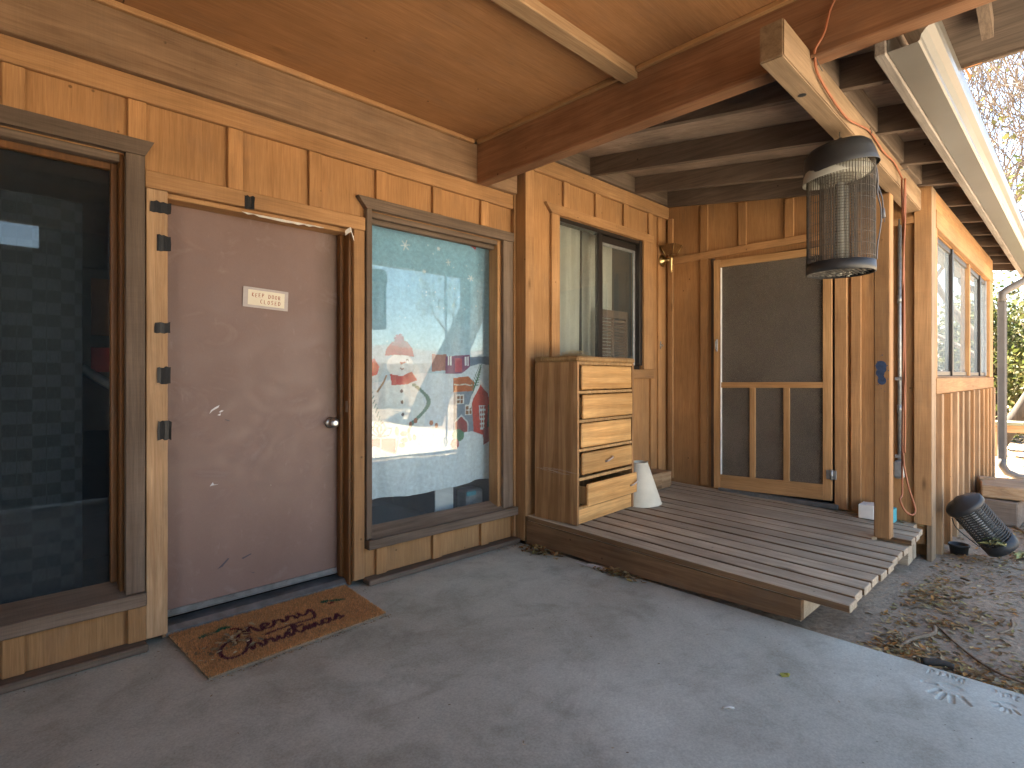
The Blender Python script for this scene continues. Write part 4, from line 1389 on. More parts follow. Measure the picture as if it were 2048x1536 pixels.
# ------------------------------------------------------------------ interior things seen through the glass
def curtain_print():
    x0, x1, z1 = 1.66, 2.86, 2.30
    st = .0042
    xs = np.arange(x0, x1, st)
    n = len(xs)
    zt = np.arange(0, 1.0001, st / 1.86)
    X, T = np.meshgrid(xs, zt, indexing='ij')
    bot = .440 + .012 * np.sin(X * 5.) + .006 * np.sin(X * 17)
    Z = bot + (z1 - bot) * T
    Y = 3.13 + .010 * np.sin(X * 21 + .6 * np.sin(Z * 2.3)) * (1.15 - .5 * T) + .004 * np.sin(X * 47 + Z * 3) + .006 * np.sin(Z * 6 + X * 9) * (1 - T)
    P = np.stack([X.ravel(), Z.ravel()], 1)
    sky_c = np.array((.24, .42, .52))
    snow = np.array((.60, .65, .70))
    C = np.tile(sky_c, (len(P), 1))
    f = np.clip((1.75 - P[:, 1]) / .5, 0, 1)[:, None]
    C = C * (1 - f) + np.array((.36, .47, .54)) * f
    def inside(pts):
        pts = np.array(pts)
        ins = np.zeros(len(P), bool)
        j = len(pts) - 1
        for i in range(len(pts)):
            xi, zi = pts[i]; xj, zj = pts[j]
            c = ((zi > P[:, 1]) != (zj > P[:, 1])) & (P[:, 0] < (xj - xi) * (P[:, 1] - zi) / (zj - zi + 1e-12) + xi)
            ins ^= c
            j = i
        return ins
    def poly(pts, c): C[inside(pts)] = c
    def ell(cx, cz, rx, rz, c): C[((P[:, 0] - cx) / rx) ** 2 + ((P[:, 1] - cz) / rz) ** 2 < 1] = c
    def line(pts, w, c): C[stroke_dist(P, [pts]) < w] = c
    RED, DRED = (.42, .035, .045), (.22, .025, .03)
    # far row of houses and hill
    poly([(2.27, 1.37), (2.40, 1.37), (2.40, 1.26), (2.27, 1.25)], (.30, .13, .11))
    poly([(2.394, 1.358), (2.612, 1.374), (2.612, 1.20), (2.394, 1.20)], (.16, .05, .12))
    poly([(2.612, 1.36), (2.86, 1.37), (2.86, 1.2), (2.612, 1.2)], (.12, .17, .24))
    for xa in (2.412, 2.56):
        poly([(xa, 1.36), (xa + .04, 1.36), (xa + .04, 1.295), (xa, 1.295)], (.62, .6, .62))
        line([(xa + .02, 1.36), (xa + .02, 1.295)], .004, (.16, .05, .12))
    poly([(2.487, 1.345), (2.54, 1.345), (2.54, 1.25), (2.487, 1.25)], (.40, .06, .09))
    poly([(1.6, 1.20), (1.8, 1.17), (2.2, 1.24), (2.473, 1.234), (2.535, 1.239), (2.612, 1.289), (2.717, 1.313), (2.826, 1.302), (2.9, 1.24), (2.9, .4), (1.6, .4)], (.52, .58, .63))
    # snowman
    ell(2.03, .97, .195, .25, snow)
    ell(2.03, 1.287, .104, .082, (.66, .70, .74))
    poly([(1.913, 1.349), (1.923, 1.391), (1.963, 1.441), (2.03, 1.463), (2.083, 1.446), (2.121, 1.406), (2.137, 1.347), (2.062, 1.356), (1.989, 1.357)], (.27, .035, .05))
    for k in range(18):
        a = k / 18 * 6.28
        line([(2.015, 1.462), (2.015 + .034 * math.cos(a), 1.462 + .03 * math.sin(a))], .0045, (.30, .04, .06))
    poly([(1.948, 1.233), (2.03, 1.218), (2.121, 1.249), (2.165, 1.192), (2.083, 1.165), (1.958, 1.16)], RED)
    poly([(2.015, 1.311), (2.083, 1.314), (2.02, 1.293)], (.35, .10, .05))
    line([(2.02, 1.27), (2.03, 1.262), (2.045, 1.268)], .004, (.2, .1, .1))
    line([(2.072, 1.325), (2.082, 1.332), (2.092, 1.322)], .004, (.12, .1, .1))
    for x_, z_ in ((2.027, 1.121), (2.03, 1.05), (2.036, .969)):
        ell(x_, z_, .012, .012, (.10, .07, .07))
    poly([(1.66, 1.30), (1.791, 1.314), (1.839, 1.332), (1.873, 1.28), (1.858, 1.228), (1.805, 1.215), (1.791, 1.177), (1.66, 1.17)], RED)
    poly([(1.66, 1.16), (1.80, 1.16), (1.90, 1.10), (1.87, .98), (1.66, .98)], (.62, .66, .70))
    line([(1.86, 1.12), (1.90, 1.18), (1.92, 1.22)], .006, (.25, .16, .10))
    # gift, bow, sprig
    poly([(1.66, .83), (1.987, .815), (1.981, .716), (1.923, .736), (1.858, .774), (1.66, .785)], RED)
    line([(1.885, .82), (1.885, .755)], .005, (.7, .5, .5))
    for e in ((1.805, .90), (1.845, .925), (1.895, .925), (1.955, .885)):
        vx, vz = e[0] - 1.88, e[1] - .83
        ox, oz = -vz * .28, vx * .28
        line([(1.88, .83), (1.88 + vx * .6 + ox, .83 + vz * .6 + oz), e, (1.88 + vx * .6 - ox, .83 + vz * .6 - oz), (1.88, .83)], .0035, (.06, .05, .06))
    line([(1.984, .72), (2.0, .80), (2.0, .86)], .004, (.08, .16, .12))
    for x_, z_, rx, rz in ((1.992, .862, .014, .03), (2.045, .842, .03, .018), (2.05, .800, .03, .016), (2.03, .768, .025, .015)):
        ell(x_, z_, rx, rz, (.06, .17, .12))
    for k in range(9):
        line([(1.80 + .01 * k, 1.13 - .028 * k), (1.79 + .03 + .008 * k, 1.145 - .026 * k)], .004, (.20, .33, .33))
    # garland
    for k in range(26):
        t = k / 25
        ell(2.14 + .16 * math.sin(t * 5.2) * .6 + .05 * t, 1.16 - .36 * t, .016, .011, (.10, .19, .15))
    for x_, z_ in ((2.11, .90), (2.15, .92), (2.09, .86), (2.14, .81), (2.27, .90), (2.31, .88)):
        ell(x_, z_, .014, .018, (.33, .12, .07))
    # slate house
    poly([(2.473, 1.113), (2.653, 1.114), (2.653, .80), (2.473, .80)], (.17, .21, .26))
    poly([(2.47, 1.205), (2.592, 1.218), (2.653, 1.175), (2.648, 1.112), (2.47, 1.105)], (.38, .10, .035))
    line([(2.48, 1.16), (2.52, 1.155), (2.56, 1.162), (2.60, 1.152), (2.63, 1.155)], .0035, (.7, .62, .5))
    for xa, za, xb, zb in ((2.504, 1.078, 2.545, 1.025), (2.567, 1.003, 2.622, .945)):
        poly([(xa - .006, za + .01), (xb + .006, za + .01), (xb + .006, zb - .006), (xa - .006, zb - .006)], (.62, .60, .56))
        poly([(xa, za), (xb, za), (xb, zb), (xa, zb)], (.20, .10, .06))
        line([((xa + xb) / 2, za), ((xa + xb) / 2, zb)], .003, (.62, .6, .56))
        line([(xa, (za + zb) / 2), (xb, (za + zb) / 2)], .003, (.62, .6, .56))
    poly([(2.48, .815), (2.482, .893), (2.535, .945), (2.588, .888), (2.592, .815)], (.5, .5, .5))
    poly([(2.489, .815), (2.491, .889), (2.535, .93), (2.579, .883), (2.583, .815)], (.26, .05, .05))
    # red house
    poly([(2.627, 1.03), (2.723, 1.164), (2.798, 1.096), (2.815, .983), (2.777, .76), (2.657, .76)], (.46, .045, .03))
    line([(2.605, 1.0), (2.63, 1.06), (2.723, 1.178), (2.81, 1.10)], .014, (.66, .70, .73))
    poly([(2.701, 1.003), (2.777, 1.0), (2.76, .822), (2.717, .825)], (.68, .68, .68))
    for i in range(5):
        for j in range(3):
            ell(2.716 + .023 * j + .002 * (4 - i), .985 - .034 * i, .008, .012, (.34, .06, .05))
    for x_, z_ in ((2.70, 1.10), (2.74, 1.09), (2.68, .93), (2.69, .85), (2.79, .99)):
        poly([(x_, z_), (x_ + .018, z_), (x_ + .018, z_ - .008), (x_, z_ - .008)], (.25, .03, .03))
    poly([(2.798, 1.004), (2.868, 1.05), (2.875, .79), (2.784, .79)], (.02, .06, .045))
    for k in range(9):
        t = k / 8
        cx, cz = 2.645 + .08 * t, 1.12 + .15 * t
        w_ = .05 * (1 - .6 * t)
        line([(cx, cz), (cx + w_ * .2, cz + .03), (cx + w_, cz + .035)], .0035, (.03, .13, .08))
        line([(cx, cz), (cx - w_ * .6, cz + .035)], .0035, (.03, .13, .08))
    line([(2.64, 1.10), (2.73, 1.28)], .004, (.03, .11, .07))
    # foreground snow
    poly([(1.6, .775), (1.791, .775), (1.878, .759), (1.979, .706), (2.03, .727), (2.271, .681), (2.473, .686), (2.548, .777), (2.56, .816), (2.637, .818), (2.744, .782), (2.757, .72), (2.9, .721), (2.9, .3), (1.6, .3)], (.60, .64, .69))
    ell(2.51, .795, .048, .045, (.07, .18, .10))
    ell(2.485, .735, .036, .04, RED)
    poly([(2.75, .833), (2.875, .846), (2.875, .721), (2.798, .727), (2.75, .706)], (.30, .05, .05))
    # snowflakes
    for x_, z_, r_ in ((2.06, 2.08, .035), (2.42, 2.02, .024), (2.62, 1.93, .022), (2.22, 1.93, .012), (1.80, 1.98, .014), (2.33, 2.10, .012)):
        for k in range(6):
            a = k * math.pi / 3 + .2
            line([(x_, z_), (x_ + r_ * math.cos(a), z_ + r_ * math.sin(a))], .003, (.62, .70, .74))
    for k in range(40):
        ell(rnd.uniform(1.7, 2.85), rnd.uniform(1.4, 2.2), .004, .004, (.6, .68, .72))
    poly([(2.60, 2.17), (2.68, 2.18), (2.66, 2.14)], RED)
    C = np.clip(C * 1.38, 0, .88)
    V = np.column_stack([X.ravel(), Y.ravel(), Z.ravel()])
    m_, k_ = X.shape
    idx = np.arange(m_ * k_).reshape(m_, k_)
    F = np.stack([idx[:-1, :-1], idx[1:, :-1], idx[1:, 1:], idx[:-1, 1:]], -1).reshape(-1, 4).tolist()
    o = raw('printed_curtain', V, F, 'print', None, C, True)
    tag(o, 'blue curtain printed with a snowman and houses hanging in the large window', 'curtain')
M['print'] = vcol('printed_cloth', .9, .1)
curtain_print()

n = 90
V, F = [], []
for i in range(n):
    x = -1.05 + i / (n - 1) * 1.42
    y = 3.165 + .006 * math.sin(x * 24) + .002 * math.sin(x * 61)
    V += [(x, y, .24), (x, y, 2.0)]
F = [(2 * i, 2 * i + 2, 2 * i + 3, 2 * i + 1) for i in range(n - 1)]
tag(raw('checked_curtain', V, F, 'check', None, None, True), 'dark blue-grey checked curtain hanging inside the left window', 'curtain')
o = thing('wall_picture', 'dim picture with orange and red blocks inside the left window', 'picture', (.50, 3.40, .95))
bx('panel', 'dark_room', o, .385, .66, 3.40, 3.415, .95, 1.75)
bx('orange_block', plain('print_orange', (.16, .07, .03), .7), o, .43, .66, 3.395, 3.3995, 1.42, 1.70)
bx('red_block', plain('print_red', (.30, .03, .03), .7), o, .43, .66, 3.393, 3.3995, 1.24, 1.36)
b = B()
b.tube([(.39 + .27 * t, 3.392, 1.26 - .14 * math.sin(t * 1.5)) for t in np.linspace(0, 1, 12)], .022, 8)
b.out('grey_band', 'galv', o)
o = thing('white_board', 'white board leaning inside under the snowman curtain', 'board', (2.40, 3.2, .02))
B().box(2.34, 2.50, 3.175, 3.187, .02, .62, .002).out('panel', 'white', o)
o = thing('storage_tub', 'small grey tub on the floor inside behind the curtain window', 'tub', (2.68, 3.2, .02))
B().box(2.62, 2.78, 3.16, 3.30, .02, .38, .02).out('body', 'galv', o)
bx('lid', 'teal', o, 2.61, 2.70, 3.155, 3.165, .34, .37)
# louvred shutter and pale drape behind the bronze window
o = thing('louvred_shutter', 'brown louvred shutter leaning inside the bronze sliding window', 'shutter', (4.18, 2.98, 1.3))
for x0, x1, z0, z1 in ((3.955, 3.985, 1.1, 1.81), (4.365, 4.395, 1.1, 1.81), (4.165, 4.185, 1.1, 1.74), (3.986, 4.364, 1.74, 1.81)):
    bx('stile', 'shutterbrown', o, x0, x1, 2.975, 3.0, z0, z1)
for k in range(20):
    z = 1.15 + k * .03
    for x0, x1 in ((3.986, 4.164), (4.186, 4.364)):
        b = B()
        b.box(x0, x1, -.018, .018, -.003, .003, .001, None)
        bmesh.ops.transform(b.bm, matrix=Matrix.Translation((0, 2.988, z)) @ Matrix.Rotation(R(40), 4, 'X'), verts=b.bm.verts)
        b.out('slat', 'shutterbrown', o)
def drape(name, x0, x1, y, z0, z1, mat, label):
    V = []
    n = 50
    for i in range(n):
        x = x0 + (x1 - x0) * i / (n - 1)
        yy = y + .02 * math.sin(x * 38) + .01 * math.sin(x * 91)
        V += [(x, yy, z0), (x + .02 * math.sin(x * 9), yy * .999, z1)]
    tag(raw(name, V, [(2 * i, 2 * i + 2, 2 * i + 3, 2 * i + 1) for i in range(n - 1)], mat, None, None, True), label, 'curtain')
drape('drape', 3.30, 3.76, 3.06, 1.25, 2.50, 'drape', 'pale drape behind the left pane of the bronze window')
drape('drape', 3.86, 4.25, 3.08, 1.10, 2.50, 'drape', 'pale drape behind the right pane of the bronze window')

# ------------------------------------------------------------------ doormat
def doormat():
    mat_t = thing('doormat', 'brown coir doormat with dark red holiday script in front of the mauve door', 'doormat', (1.12, 2.73, 0))
    c00, c10, c01, c11 = (np.array(p) for p in ((.690, 2.452), (1.528, 2.492), (.668, 2.985), (1.560, 2.990)))
    def uv(u, v):
        return (c00 * (1 - u) + c10 * u) * (1 - v) + (c01 * (1 - u) + c11 * u) * v
    n = 26
    V, F = [], []
    for i in range(n):
        for j in range(n):
            p = uv(i / (n - 1), j / (n - 1))
            V.append((p[0], p[1], .010))
    for i in range(n - 1):
        for j in range(n - 1):
            a = i * n + j
            F.append((a, a + n, a + n + 1, a + 1))
    V2 = [(x, y, .001) for x, y, z in V]
    e = [i * n for i in range(n)] + [(n - 1) * n + j for j in range(n)] + [i * n + n - 1 for i in range(n - 1, -1, -1)] + list(range(n - 1, -1, -1))
    N = len(V)
    for a, c in zip(e, e[1:]):
        if a != c: F.append((a, a + N, c + N, c))
    raw('backing', V + V2, F, 'stickbark', mat_t)
    # script strokes in mat metres (x right, y up)
    def sp(pts): return [(p.x, p.y) for p in smooth_path([(x, y, 0) for x, y in pts], 5)]
    T = []
    # Merry
    T.append(sp([(.880, 2.715), (.895, 2.735), (.925, 2.815), (.935, 2.725), (.965, 2.812), (.985, 2.735), (1.005, 2.735)]))
    T.append(sp([(1.005, 2.745), (1.045, 2.775), (1.035, 2.798), (1.012, 2.775), (1.020, 2.735), (1.050, 2.738), (1.072, 2.765)]))
    for xo in (1.072, 1.135):
        T.append(sp([(xo, 2.765), (xo + .008, 2.795), (xo + .015, 2.783), (xo + .035, 2.786), (xo + .038, 2.745), (xo + .063, 2.762)]))
    T.append(sp([(1.198, 2.795), (1.205, 2.755), (1.235, 2.765), (1.258, 2.80), (1.262, 2.76), (1.245, 2.70), (1.205, 2.685), (1.10, 2.69), (1.0, 2.672)]))
    # Christmas
    T.append(sp([(.870, 2.690), (.845, 2.712), (.800, 2.67), (.782, 2.60), (.805, 2.550), (.855, 2.558), (.885, 2.59)]))
    T.append(sp([(.885, 2.59), (.925, 2.67), (.918, 2.69), (.905, 2.62), (.902, 2.565), (.925, 2.615), (.942, 2.605), (.945, 2.57), (.965, 2.585)]))
    T.append(sp([(.965, 2.585), (.972, 2.622), (.98, 2.61), (1.0, 2.612), (1.0, 2.575), (1.02, 2.59)]))
    T.append(sp([(1.02, 2.59), (1.03, 2.615), (1.032, 2.578), (1.052, 2.59)]))
    T.append(sp([(1.052, 2.59), (1.078, 2.63), (1.075, 2.60), (1.088, 2.582), (1.062, 2.575)]))
    T.append(sp([(1.088, 2.585), (1.13, 2.665), (1.122, 2.69), (1.112, 2.62), (1.125, 2.58), (1.15, 2.60)]))
    T.append([(1.09, 2.645), (1.16, 2.655)])
    T.append(sp([(1.15, 2.60), (1.162, 2.628), (1.165, 2.585), (1.185, 2.628), (1.192, 2.588), (1.212, 2.63), (1.222, 2.59), (1.24, 2.605)]))
    T.append(sp([(1.285, 2.632), (1.258, 2.638), (1.243, 2.61), (1.26, 2.588), (1.282, 2.61), (1.288, 2.635), (1.29, 2.598), (1.31, 2.605)]))
    T.append(sp([(1.31, 2.605), (1.338, 2.655), (1.335, 2.622), (1.350, 2.605), (1.325, 2.592)]))
    rs = np.random.RandomState(3)
    N = 60000
    U, Vv = rs.rand(N), rs.rand(N)
    edge = rs.rand(N) < .06
    P = (c00[None] * (1 - U)[:, None] + c10[None] * U[:, None]) * (1 - Vv)[:, None] + (c01[None] * (1 - U)[:, None] + c11[None] * U[:, None]) * Vv[:, None]
    col = np.array((.74, .385, .165))[None] * (0.6 + .75 * rs.rand(N))[:, None]
    d = stroke_dist(P, T)
    ink = d < .0078 + .002 * rs.rand(N)
    col[ink] = np.array((.15, .04, .055))[None] * (.7 + .6 * rs.rand(ink.sum()))[:, None]
    def el(cx, cy, rx, ry, ang, c):
        dx, dy = P[:, 0] - cx, P[:, 1] - cy
        ca, sa = math.cos(ang), math.sin(ang)
        k = ((dx * ca + dy * sa) / rx) ** 2 + ((-dx * sa + dy * ca) / ry) ** 2 < 1
        col[k] = np.array(c)[None] * (.7 + .6 * rs.rand(k.sum()))[:, None]
    G = (.03, .16, .085)
    for a in ((.79, 2.855, .034, .014, .2), (.835, 2.862, .026, .012, .1), (.875, 2.875, .030, .018, -.2), (1.365, 2.842, .024, .018, .3), (1.42, 2.815, .045, .013, -.45)):
        el(*a, G)
    for a in ((.90, 2.84), (.915, 2.83), (1.375, 2.80), (1.39, 2.80)):
        el(a[0], a[1], .012, .010, 0, (.25, .03, .03))
    hgt = .006 + .006 * rs.rand(N)
    an = rs.rand(N) * 6.283
    w = .0011
    lean = (rs.rand(N, 2) - .5) * .009
    V = np.zeros((N, 3, 3))
    V[:, 0, :2] = P + np.stack([np.cos(an), np.sin(an)], 1) * w
    V[:, 1, :2] = P - np.stack([np.cos(an), np.sin(an)], 1) * w
    V[:, 2, :2] = P + lean
    V[:, 0, 2] = V[:, 1, 2] = .0095
    V[:, 2, 2] = .010 + hgt
    F = np.arange(N * 3).reshape(N, 3).tolist()
    o = raw('coir_pile', V.reshape(-1, 3), F, 'dryleaf', mat_t, np.repeat(col, 3, 0))
    o['kind'] = 'stuff'
doormat()

# ------------------------------------------------------------------ leaves and litter
PAL = np.array([(.34, .22, .10), (.42, .28, .13), (.26, .15, .065), (.46, .22, .07), (.20, .12, .06), (.44, .36, .22), (.30, .17, .08), (.38, .30, .12)])
def leaves(name, pts, size, label=None, cat=None, pal=PAL, curl=.5, seed=1, parent=None):
    rs = np.random.RandomState(seed)
    N = len(pts)
    pts = np.asarray(pts, float)
    s = size * (.5 + rs.rand(N))
    an = rs.rand(N) * 6.283
    tx = rs.randn(N) * .45
    ca, sa = np.cos(an), np.sin(an)
    shape = np.array([(-1, 0, .0), (-.3, .42, .25), (.35, .36, .22), (1.1, 0, .12), (.35, -.36, .22), (-.3, -.42, .25), (0.0, 0, 0)])
    V = np.zeros((N, 7, 3))
    for k, (x, y, z) in enumerate(shape):
        j = .75 + .5 * rs.rand(N)
        lx, ly = x * s * j, y * s * j
        V[:, k, 0] = pts[:, 0] + lx * ca - ly * sa
        V[:, k, 1] = pts[:, 1] + lx * sa + ly * ca
        V[:, k, 2] = pts[:, 2] + (z * curl * (.3 + 1.4 * rs.rand(N))) * s + lx * tx * .4 + .4 * s * np.abs(tx) * .4
    V[:, :, 2] = np.maximum(V[:, :, 2], pts[:, 2][:, None] + .0004)
    fs = np.array([(0, 1, 6), (1, 2, 6), (2, 3, 6), (3, 4, 6), (4, 5, 6), (5, 0, 6)])
    F = (np.arange(N)[:, None, None] * 7 + fs[None]).reshape(-1, 3).tolist()
    c = pal[rs.randint(0, len(pal), N)] * (.6 + .8 * rs.rand(N))[:, None]
    o = raw(name, V.reshape(-1, 3), F, 'dryleaf', parent, np.repeat(c, 7, 0))
    tag(o, label, cat, kind='stuff')
    return o
gz = lambda x, y: -.035 - .02 * min(max(0, x - 2.9), 3.) + .03 * fbm(x, y, 1.1) * min(1, max(0, x - 2.9) * 2) + .012 * fbm(x, y, 6.)
def clump(cx, cy, sx, sy, n, z=None, pile=0., seed=1):
    r = random.Random(seed)
    out = []
    for i in range(n):
        x, y = r.gauss(cx, sx), r.gauss(cy, sy)
        zz = (gz(x, y) + .002 if z is None else z)
        g = math.exp(-((x - cx) / sx) ** 2 / 2 - ((y - cy) / sy) ** 2 / 2)
        out.append((x, y, zz + pile * g * r.random()))
    return out
pts = []
for i in range(3200):
    x = 2.93 + 6 * rnd.random() ** 1.4
    y = rnd.uniform(-.9, .74)
    if x < 4.95 and y > .76: continue
    pts.append((x, y, gz(x, y) + .002))
for c in ((3.10, .58, .10, .08, 260), (3.55, .50, .06, .05, 70), (3.0, .28, .05, .10, 160), (4.0, .62, .15, .06, 300), (3.5, .66, .09, .05, 50), (3.85, .38, .1, .07, 40), (6.5, .45, .5, .15, 260), (7.6, .3, .5, .3, 300), (5.3, .35, .2, .1, 80), (3.2, .1, .08, .08, 90), (5.05, .55, .1, .08, 60)):
    pts += clump(*c[:5], None, .02, int(c[0] * 100))
pts = [p for p in pts if p[0] > 2.91 and not (2.9 < p[0] < 4.95 and p[1] > .98)]
leaves('leaf_litter', pts, .016, 'dry brown leaves scattered over the dirt yard', 'leaves', seed=5)
pts = clump(10.5, .4, 1.8, .9, 1600, None, .01, 3) + clump(14., 1.0, 2.5, 1.5, 1500, None, .01, 4)
leaves('far_leaf_litter', pts, .03, 'dry leaves covering the sunlit ground behind the downspout', 'leaves', seed=6)
leaves('leaf_pile', clump(2.835, 2.64, .035, .075, 170, .002, .045, 11), .02, 'heap of curled dry leaves on concrete beside the dresser end of the deck', 'leaves', seed=7)
leaves('leaf_pile', clump(2.855, 2.0, .022, .09, 130, .002, .035, 12), .019, 'dry leaves caught under the middle of the deck face board', 'leaves', seed=8)
leaves('leaf_pile', clump(.86, 2.70, .07, .06, 70, .018, .012, 13) + clump(.77, 2.66, .06, .07, 25, .018, .005, 14), .014, 'crumbled dry leaves on the left end of the doormat', 'leaves', seed=9, pal=np.array([(.36, .27, .15), (.28, .18, .09), (.42, .36, .24), (.22, .15, .09)]))
pts = []
for i in range(260):
    t = rnd.random()
    x = .69 + .86 * t
    pts.append((x + rnd.gauss(0, .01), 2.444 + .04 * t - abs(rnd.gauss(0, .012)), .001))
for i in range(60):
    pts.append((rnd.uniform(-.3, 2.85), 2.87 - abs(rnd.gauss(0, .02)), .001))
for i in range(60):
    pts.append((rnd.uniform(2.6, 2.88), 2.88 - abs(rnd.gauss(0, .02)), .001))
for i in range(50):
    pts.append((rnd.uniform(.4, 2.8), rnd.uniform(.3, 2.8), .001))
leaves('crumb_litter', pts, .005, 'small leaf crumbs along the doormat edge and wall foot', 'litter', seed=10, pal=np.array([(.40, .32, .2), (.30, .2, .11), (.5, .42, .3), (.16, .11, .07)]))
leaves('leaf_pile', clump(4.80, 1.24, .03, .06, 40, zdeck(1.2) + .002, .02, 15) + clump(4.82, .9, .02, .05, 18, zdeck(.9) + .002, .01, 16), .016, 'dry leaves on the deck against the wall by the hinge', 'leaves', seed=11)
leaves('leaf_pile', clump(5.06, .44, .035, .03, 34, .06, .06, 18), .03, 'pale green withered leaves lying on the fallen bug zapper', 'leaves', seed=12, pal=np.array([(.34, .33, .14), (.40, .36, .18), (.28, .24, .10)]), curl=1.4)
leaves('leaf_pile', clump(5.42, .30, .05, .04, 26, -.08, .03, 19), .032, 'pale green withered leaves on the dirt beyond the fallen bug zapper', 'leaves', seed=13, pal=np.array([(.34, .33, .14), (.42, .38, .2), (.28, .24, .10)]), curl=1.2)

# small loose things on the slab
b = B()
b.poly([(2.845, 2.245, .004), (2.862, 2.235, .012), (2.868, 2.19, .016), (2.872, 2.13, .014), (2.866, 2.08, .018), (2.852, 2.062, .010), (2.838, 2.08, .004), (2.832, 2.15, .003), (2.836, 2.215, .003)], (0, 0, .0012))
b.poly([(2.845, 2.33, .003), (2.852, 2.325, .006), (2.846, 2.235, .007), (2.838, 2.24, .003)], (0, 0, .001))
tag(b.out('plastic_scrap', plain('scrap_plastic', (.55, .54, .52), .35)), 'torn whitish plastic scrap under the deck face board', 'scrap')
def stick(pts, r0, r1, label, mat='stickbark'):
    P = smooth_path(pts, 4)
    n = len(P)
    tag(B().tube(P, [r0 + (r1 - r0) * i / (n - 1) for i in range(n)], 7).out('stick', mat), label, 'stick')
def gp(x, y, dz=.012): return (x, y, gz(x, y) + dz)
stick([gp(3.10, .605), gp(3.22, .575, .016), gp(3.36, .52, .014), gp(3.45, .53, .02)], .008, .011, 'bent bare stick lying among leaves near the deck corner')
stick([gp(2.97, .50), gp(3.0, .44, .018), gp(3.01, .395)], .017, .012, 'short thick dark stick lying along the slab edge', 'bark')
stick([gp(3.55, .55), gp(3.3, .40), gp(3.12, .27), gp(3.06, .12)], .004, .007, 'long thin twig curving across the dirt to the slab edge')
stick([gp(4.35, .52), gp(4.45, .50, .02), gp(4.55, .56, .015)], .006, .007, 'small pale forked stick beside the deck end')
stick([gp(6.7, .50, .02), gp(5.85, .22, .02), gp(5.3, .05, .02)], .014, .014, 'straight brown wooden pole lying on the dirt by the fallen zapper')
stick([gp(4.9, .28), gp(4.5, .18), gp(4.1, .05)], .006, .009, 'thin dark stick lying on the open dirt at right')
stick([gp(4.75, .20), gp(4.95, .02), gp(5.2, -.15)], .006, .008, 'pale twig lying right of the fallen zapper')
stick([gp(3.60, .30), gp(3.72, .26, .015), gp(3.86, .27)], .005, .007, 'short twig in the middle of the dirt patch')
stick([gp(3.14, .10, .03), gp(3.20, .07, .05), gp(3.28, .06, .03)], .028, .02, 'stubby grey piece of root at the slab edge near the right corner', 'bark')
b = B()
b.tube([(1.98, .93, .004), (2.0, .915, .006), (2.01, .90, .004)], .004, 5)
tag(b.out('shell_scrap', 'white'), 'tiny white scrap lying alone on the concrete slab', 'scrap')
b = B()
b.poly([(2.36, .86, .002), (2.375, .875, .007), (2.395, .87, .003), (2.40, .85, .008), (2.38, .84, .002)])
b.poly([(2.40, .85, .008), (2.41, .845, .002), (2.38, .84, .002)])
tag(b.out('fallen_leaf', plain('yellow_leaf', (.30, .27, .05), .7)), 'single yellow-green leaf lying on the concrete slab', 'leaf')
b = B()
b.poly([(3.20, .385, 2.60), (3.22, .375, 2.575), (3.25, .37, 2.56), (3.27, .365, 2.585), (3.25, .375, 2.605)])
b.tube([(3.20, .385, 2.60), (3.27, .33, 2.63)], .002, 4)
tag(b.out('fallen_leaf', plain('orange_leaf', (.40, .15, .04), .7)), 'orange dry leaf caught on the gutter lip', 'leaf')

# stumps, boards and bench beyond
def chunk(name, label, x0, x1, y0, y1, z0, z1, mat, rot=0, wob=.012):
    b = B()
    b.box(x0, x1, y0, y1, z0, z1, .01)
    bmesh.ops.subdivide_edges(b.bm, edges=list(b.bm.edges), cuts=2, use_grid_fill=True)
    c = Vector(((x0 + x1) / 2, (y0 + y1) / 2, (z0 + z1) / 2))
    bmesh.ops.transform(b.bm, matrix=Matrix.Translation(c) @ Matrix.Rotation(R(rot), 4, 'Z') @ Matrix.Translation(-c), verts=b.bm.verts)
    tag(b.out(name, mat, wobble=wob), label, 'firewood', 'old timber beside the side wall')
chunk('timber_chunk', 'weathered square timber chunk lying on top of the wood heap', 6.55, 7.15, .36, .70, .13, .24, 'oldpale_y', 8)
chunk('timber_chunk', 'split log under the square timber chunk', 6.5, 7.1, .38, .72, -.10, .12, 'gray_y', -4, .03)
chunk('timber_chunk', 'low grey log at the back of the wood heap', 7.25, 7.9, .30, .62, -.10, .10, 'gray_y', 14, .03)
chunk('timber_chunk', 'pale sawn plank lying behind the wood heap', 7.95, 8.02, -.3, .70, -.08, .12, 'oldpale_y', 4)
chunk('timber_chunk', 'pale angled board leaning beside the battened wall', 6.9, 6.95, .60, .73, -.09, .26, 'oldpale_z', 20)
bench = thing('garden_bench', 'low wooden bench with a greenish top behind the downspout', 'bench', (12.3, .5, -.1))
bx('seat', 'greenwood', bench, 12.1, 12.5, -.9, 1.15, .42, .47)
bx('apron', 'oldpale_y', bench, 12.12, 12.16, -.85, 1.10, .30, .415)
for yy in (1.0, -.8):
    bx('leg', 'oldpale_z', bench, 12.12, 12.2, yy, yy + .09, -.15, .298)
    bx('leg', 'oldpale_z', bench, 12.42, 12.49, yy, yy + .09, -.15, .418)

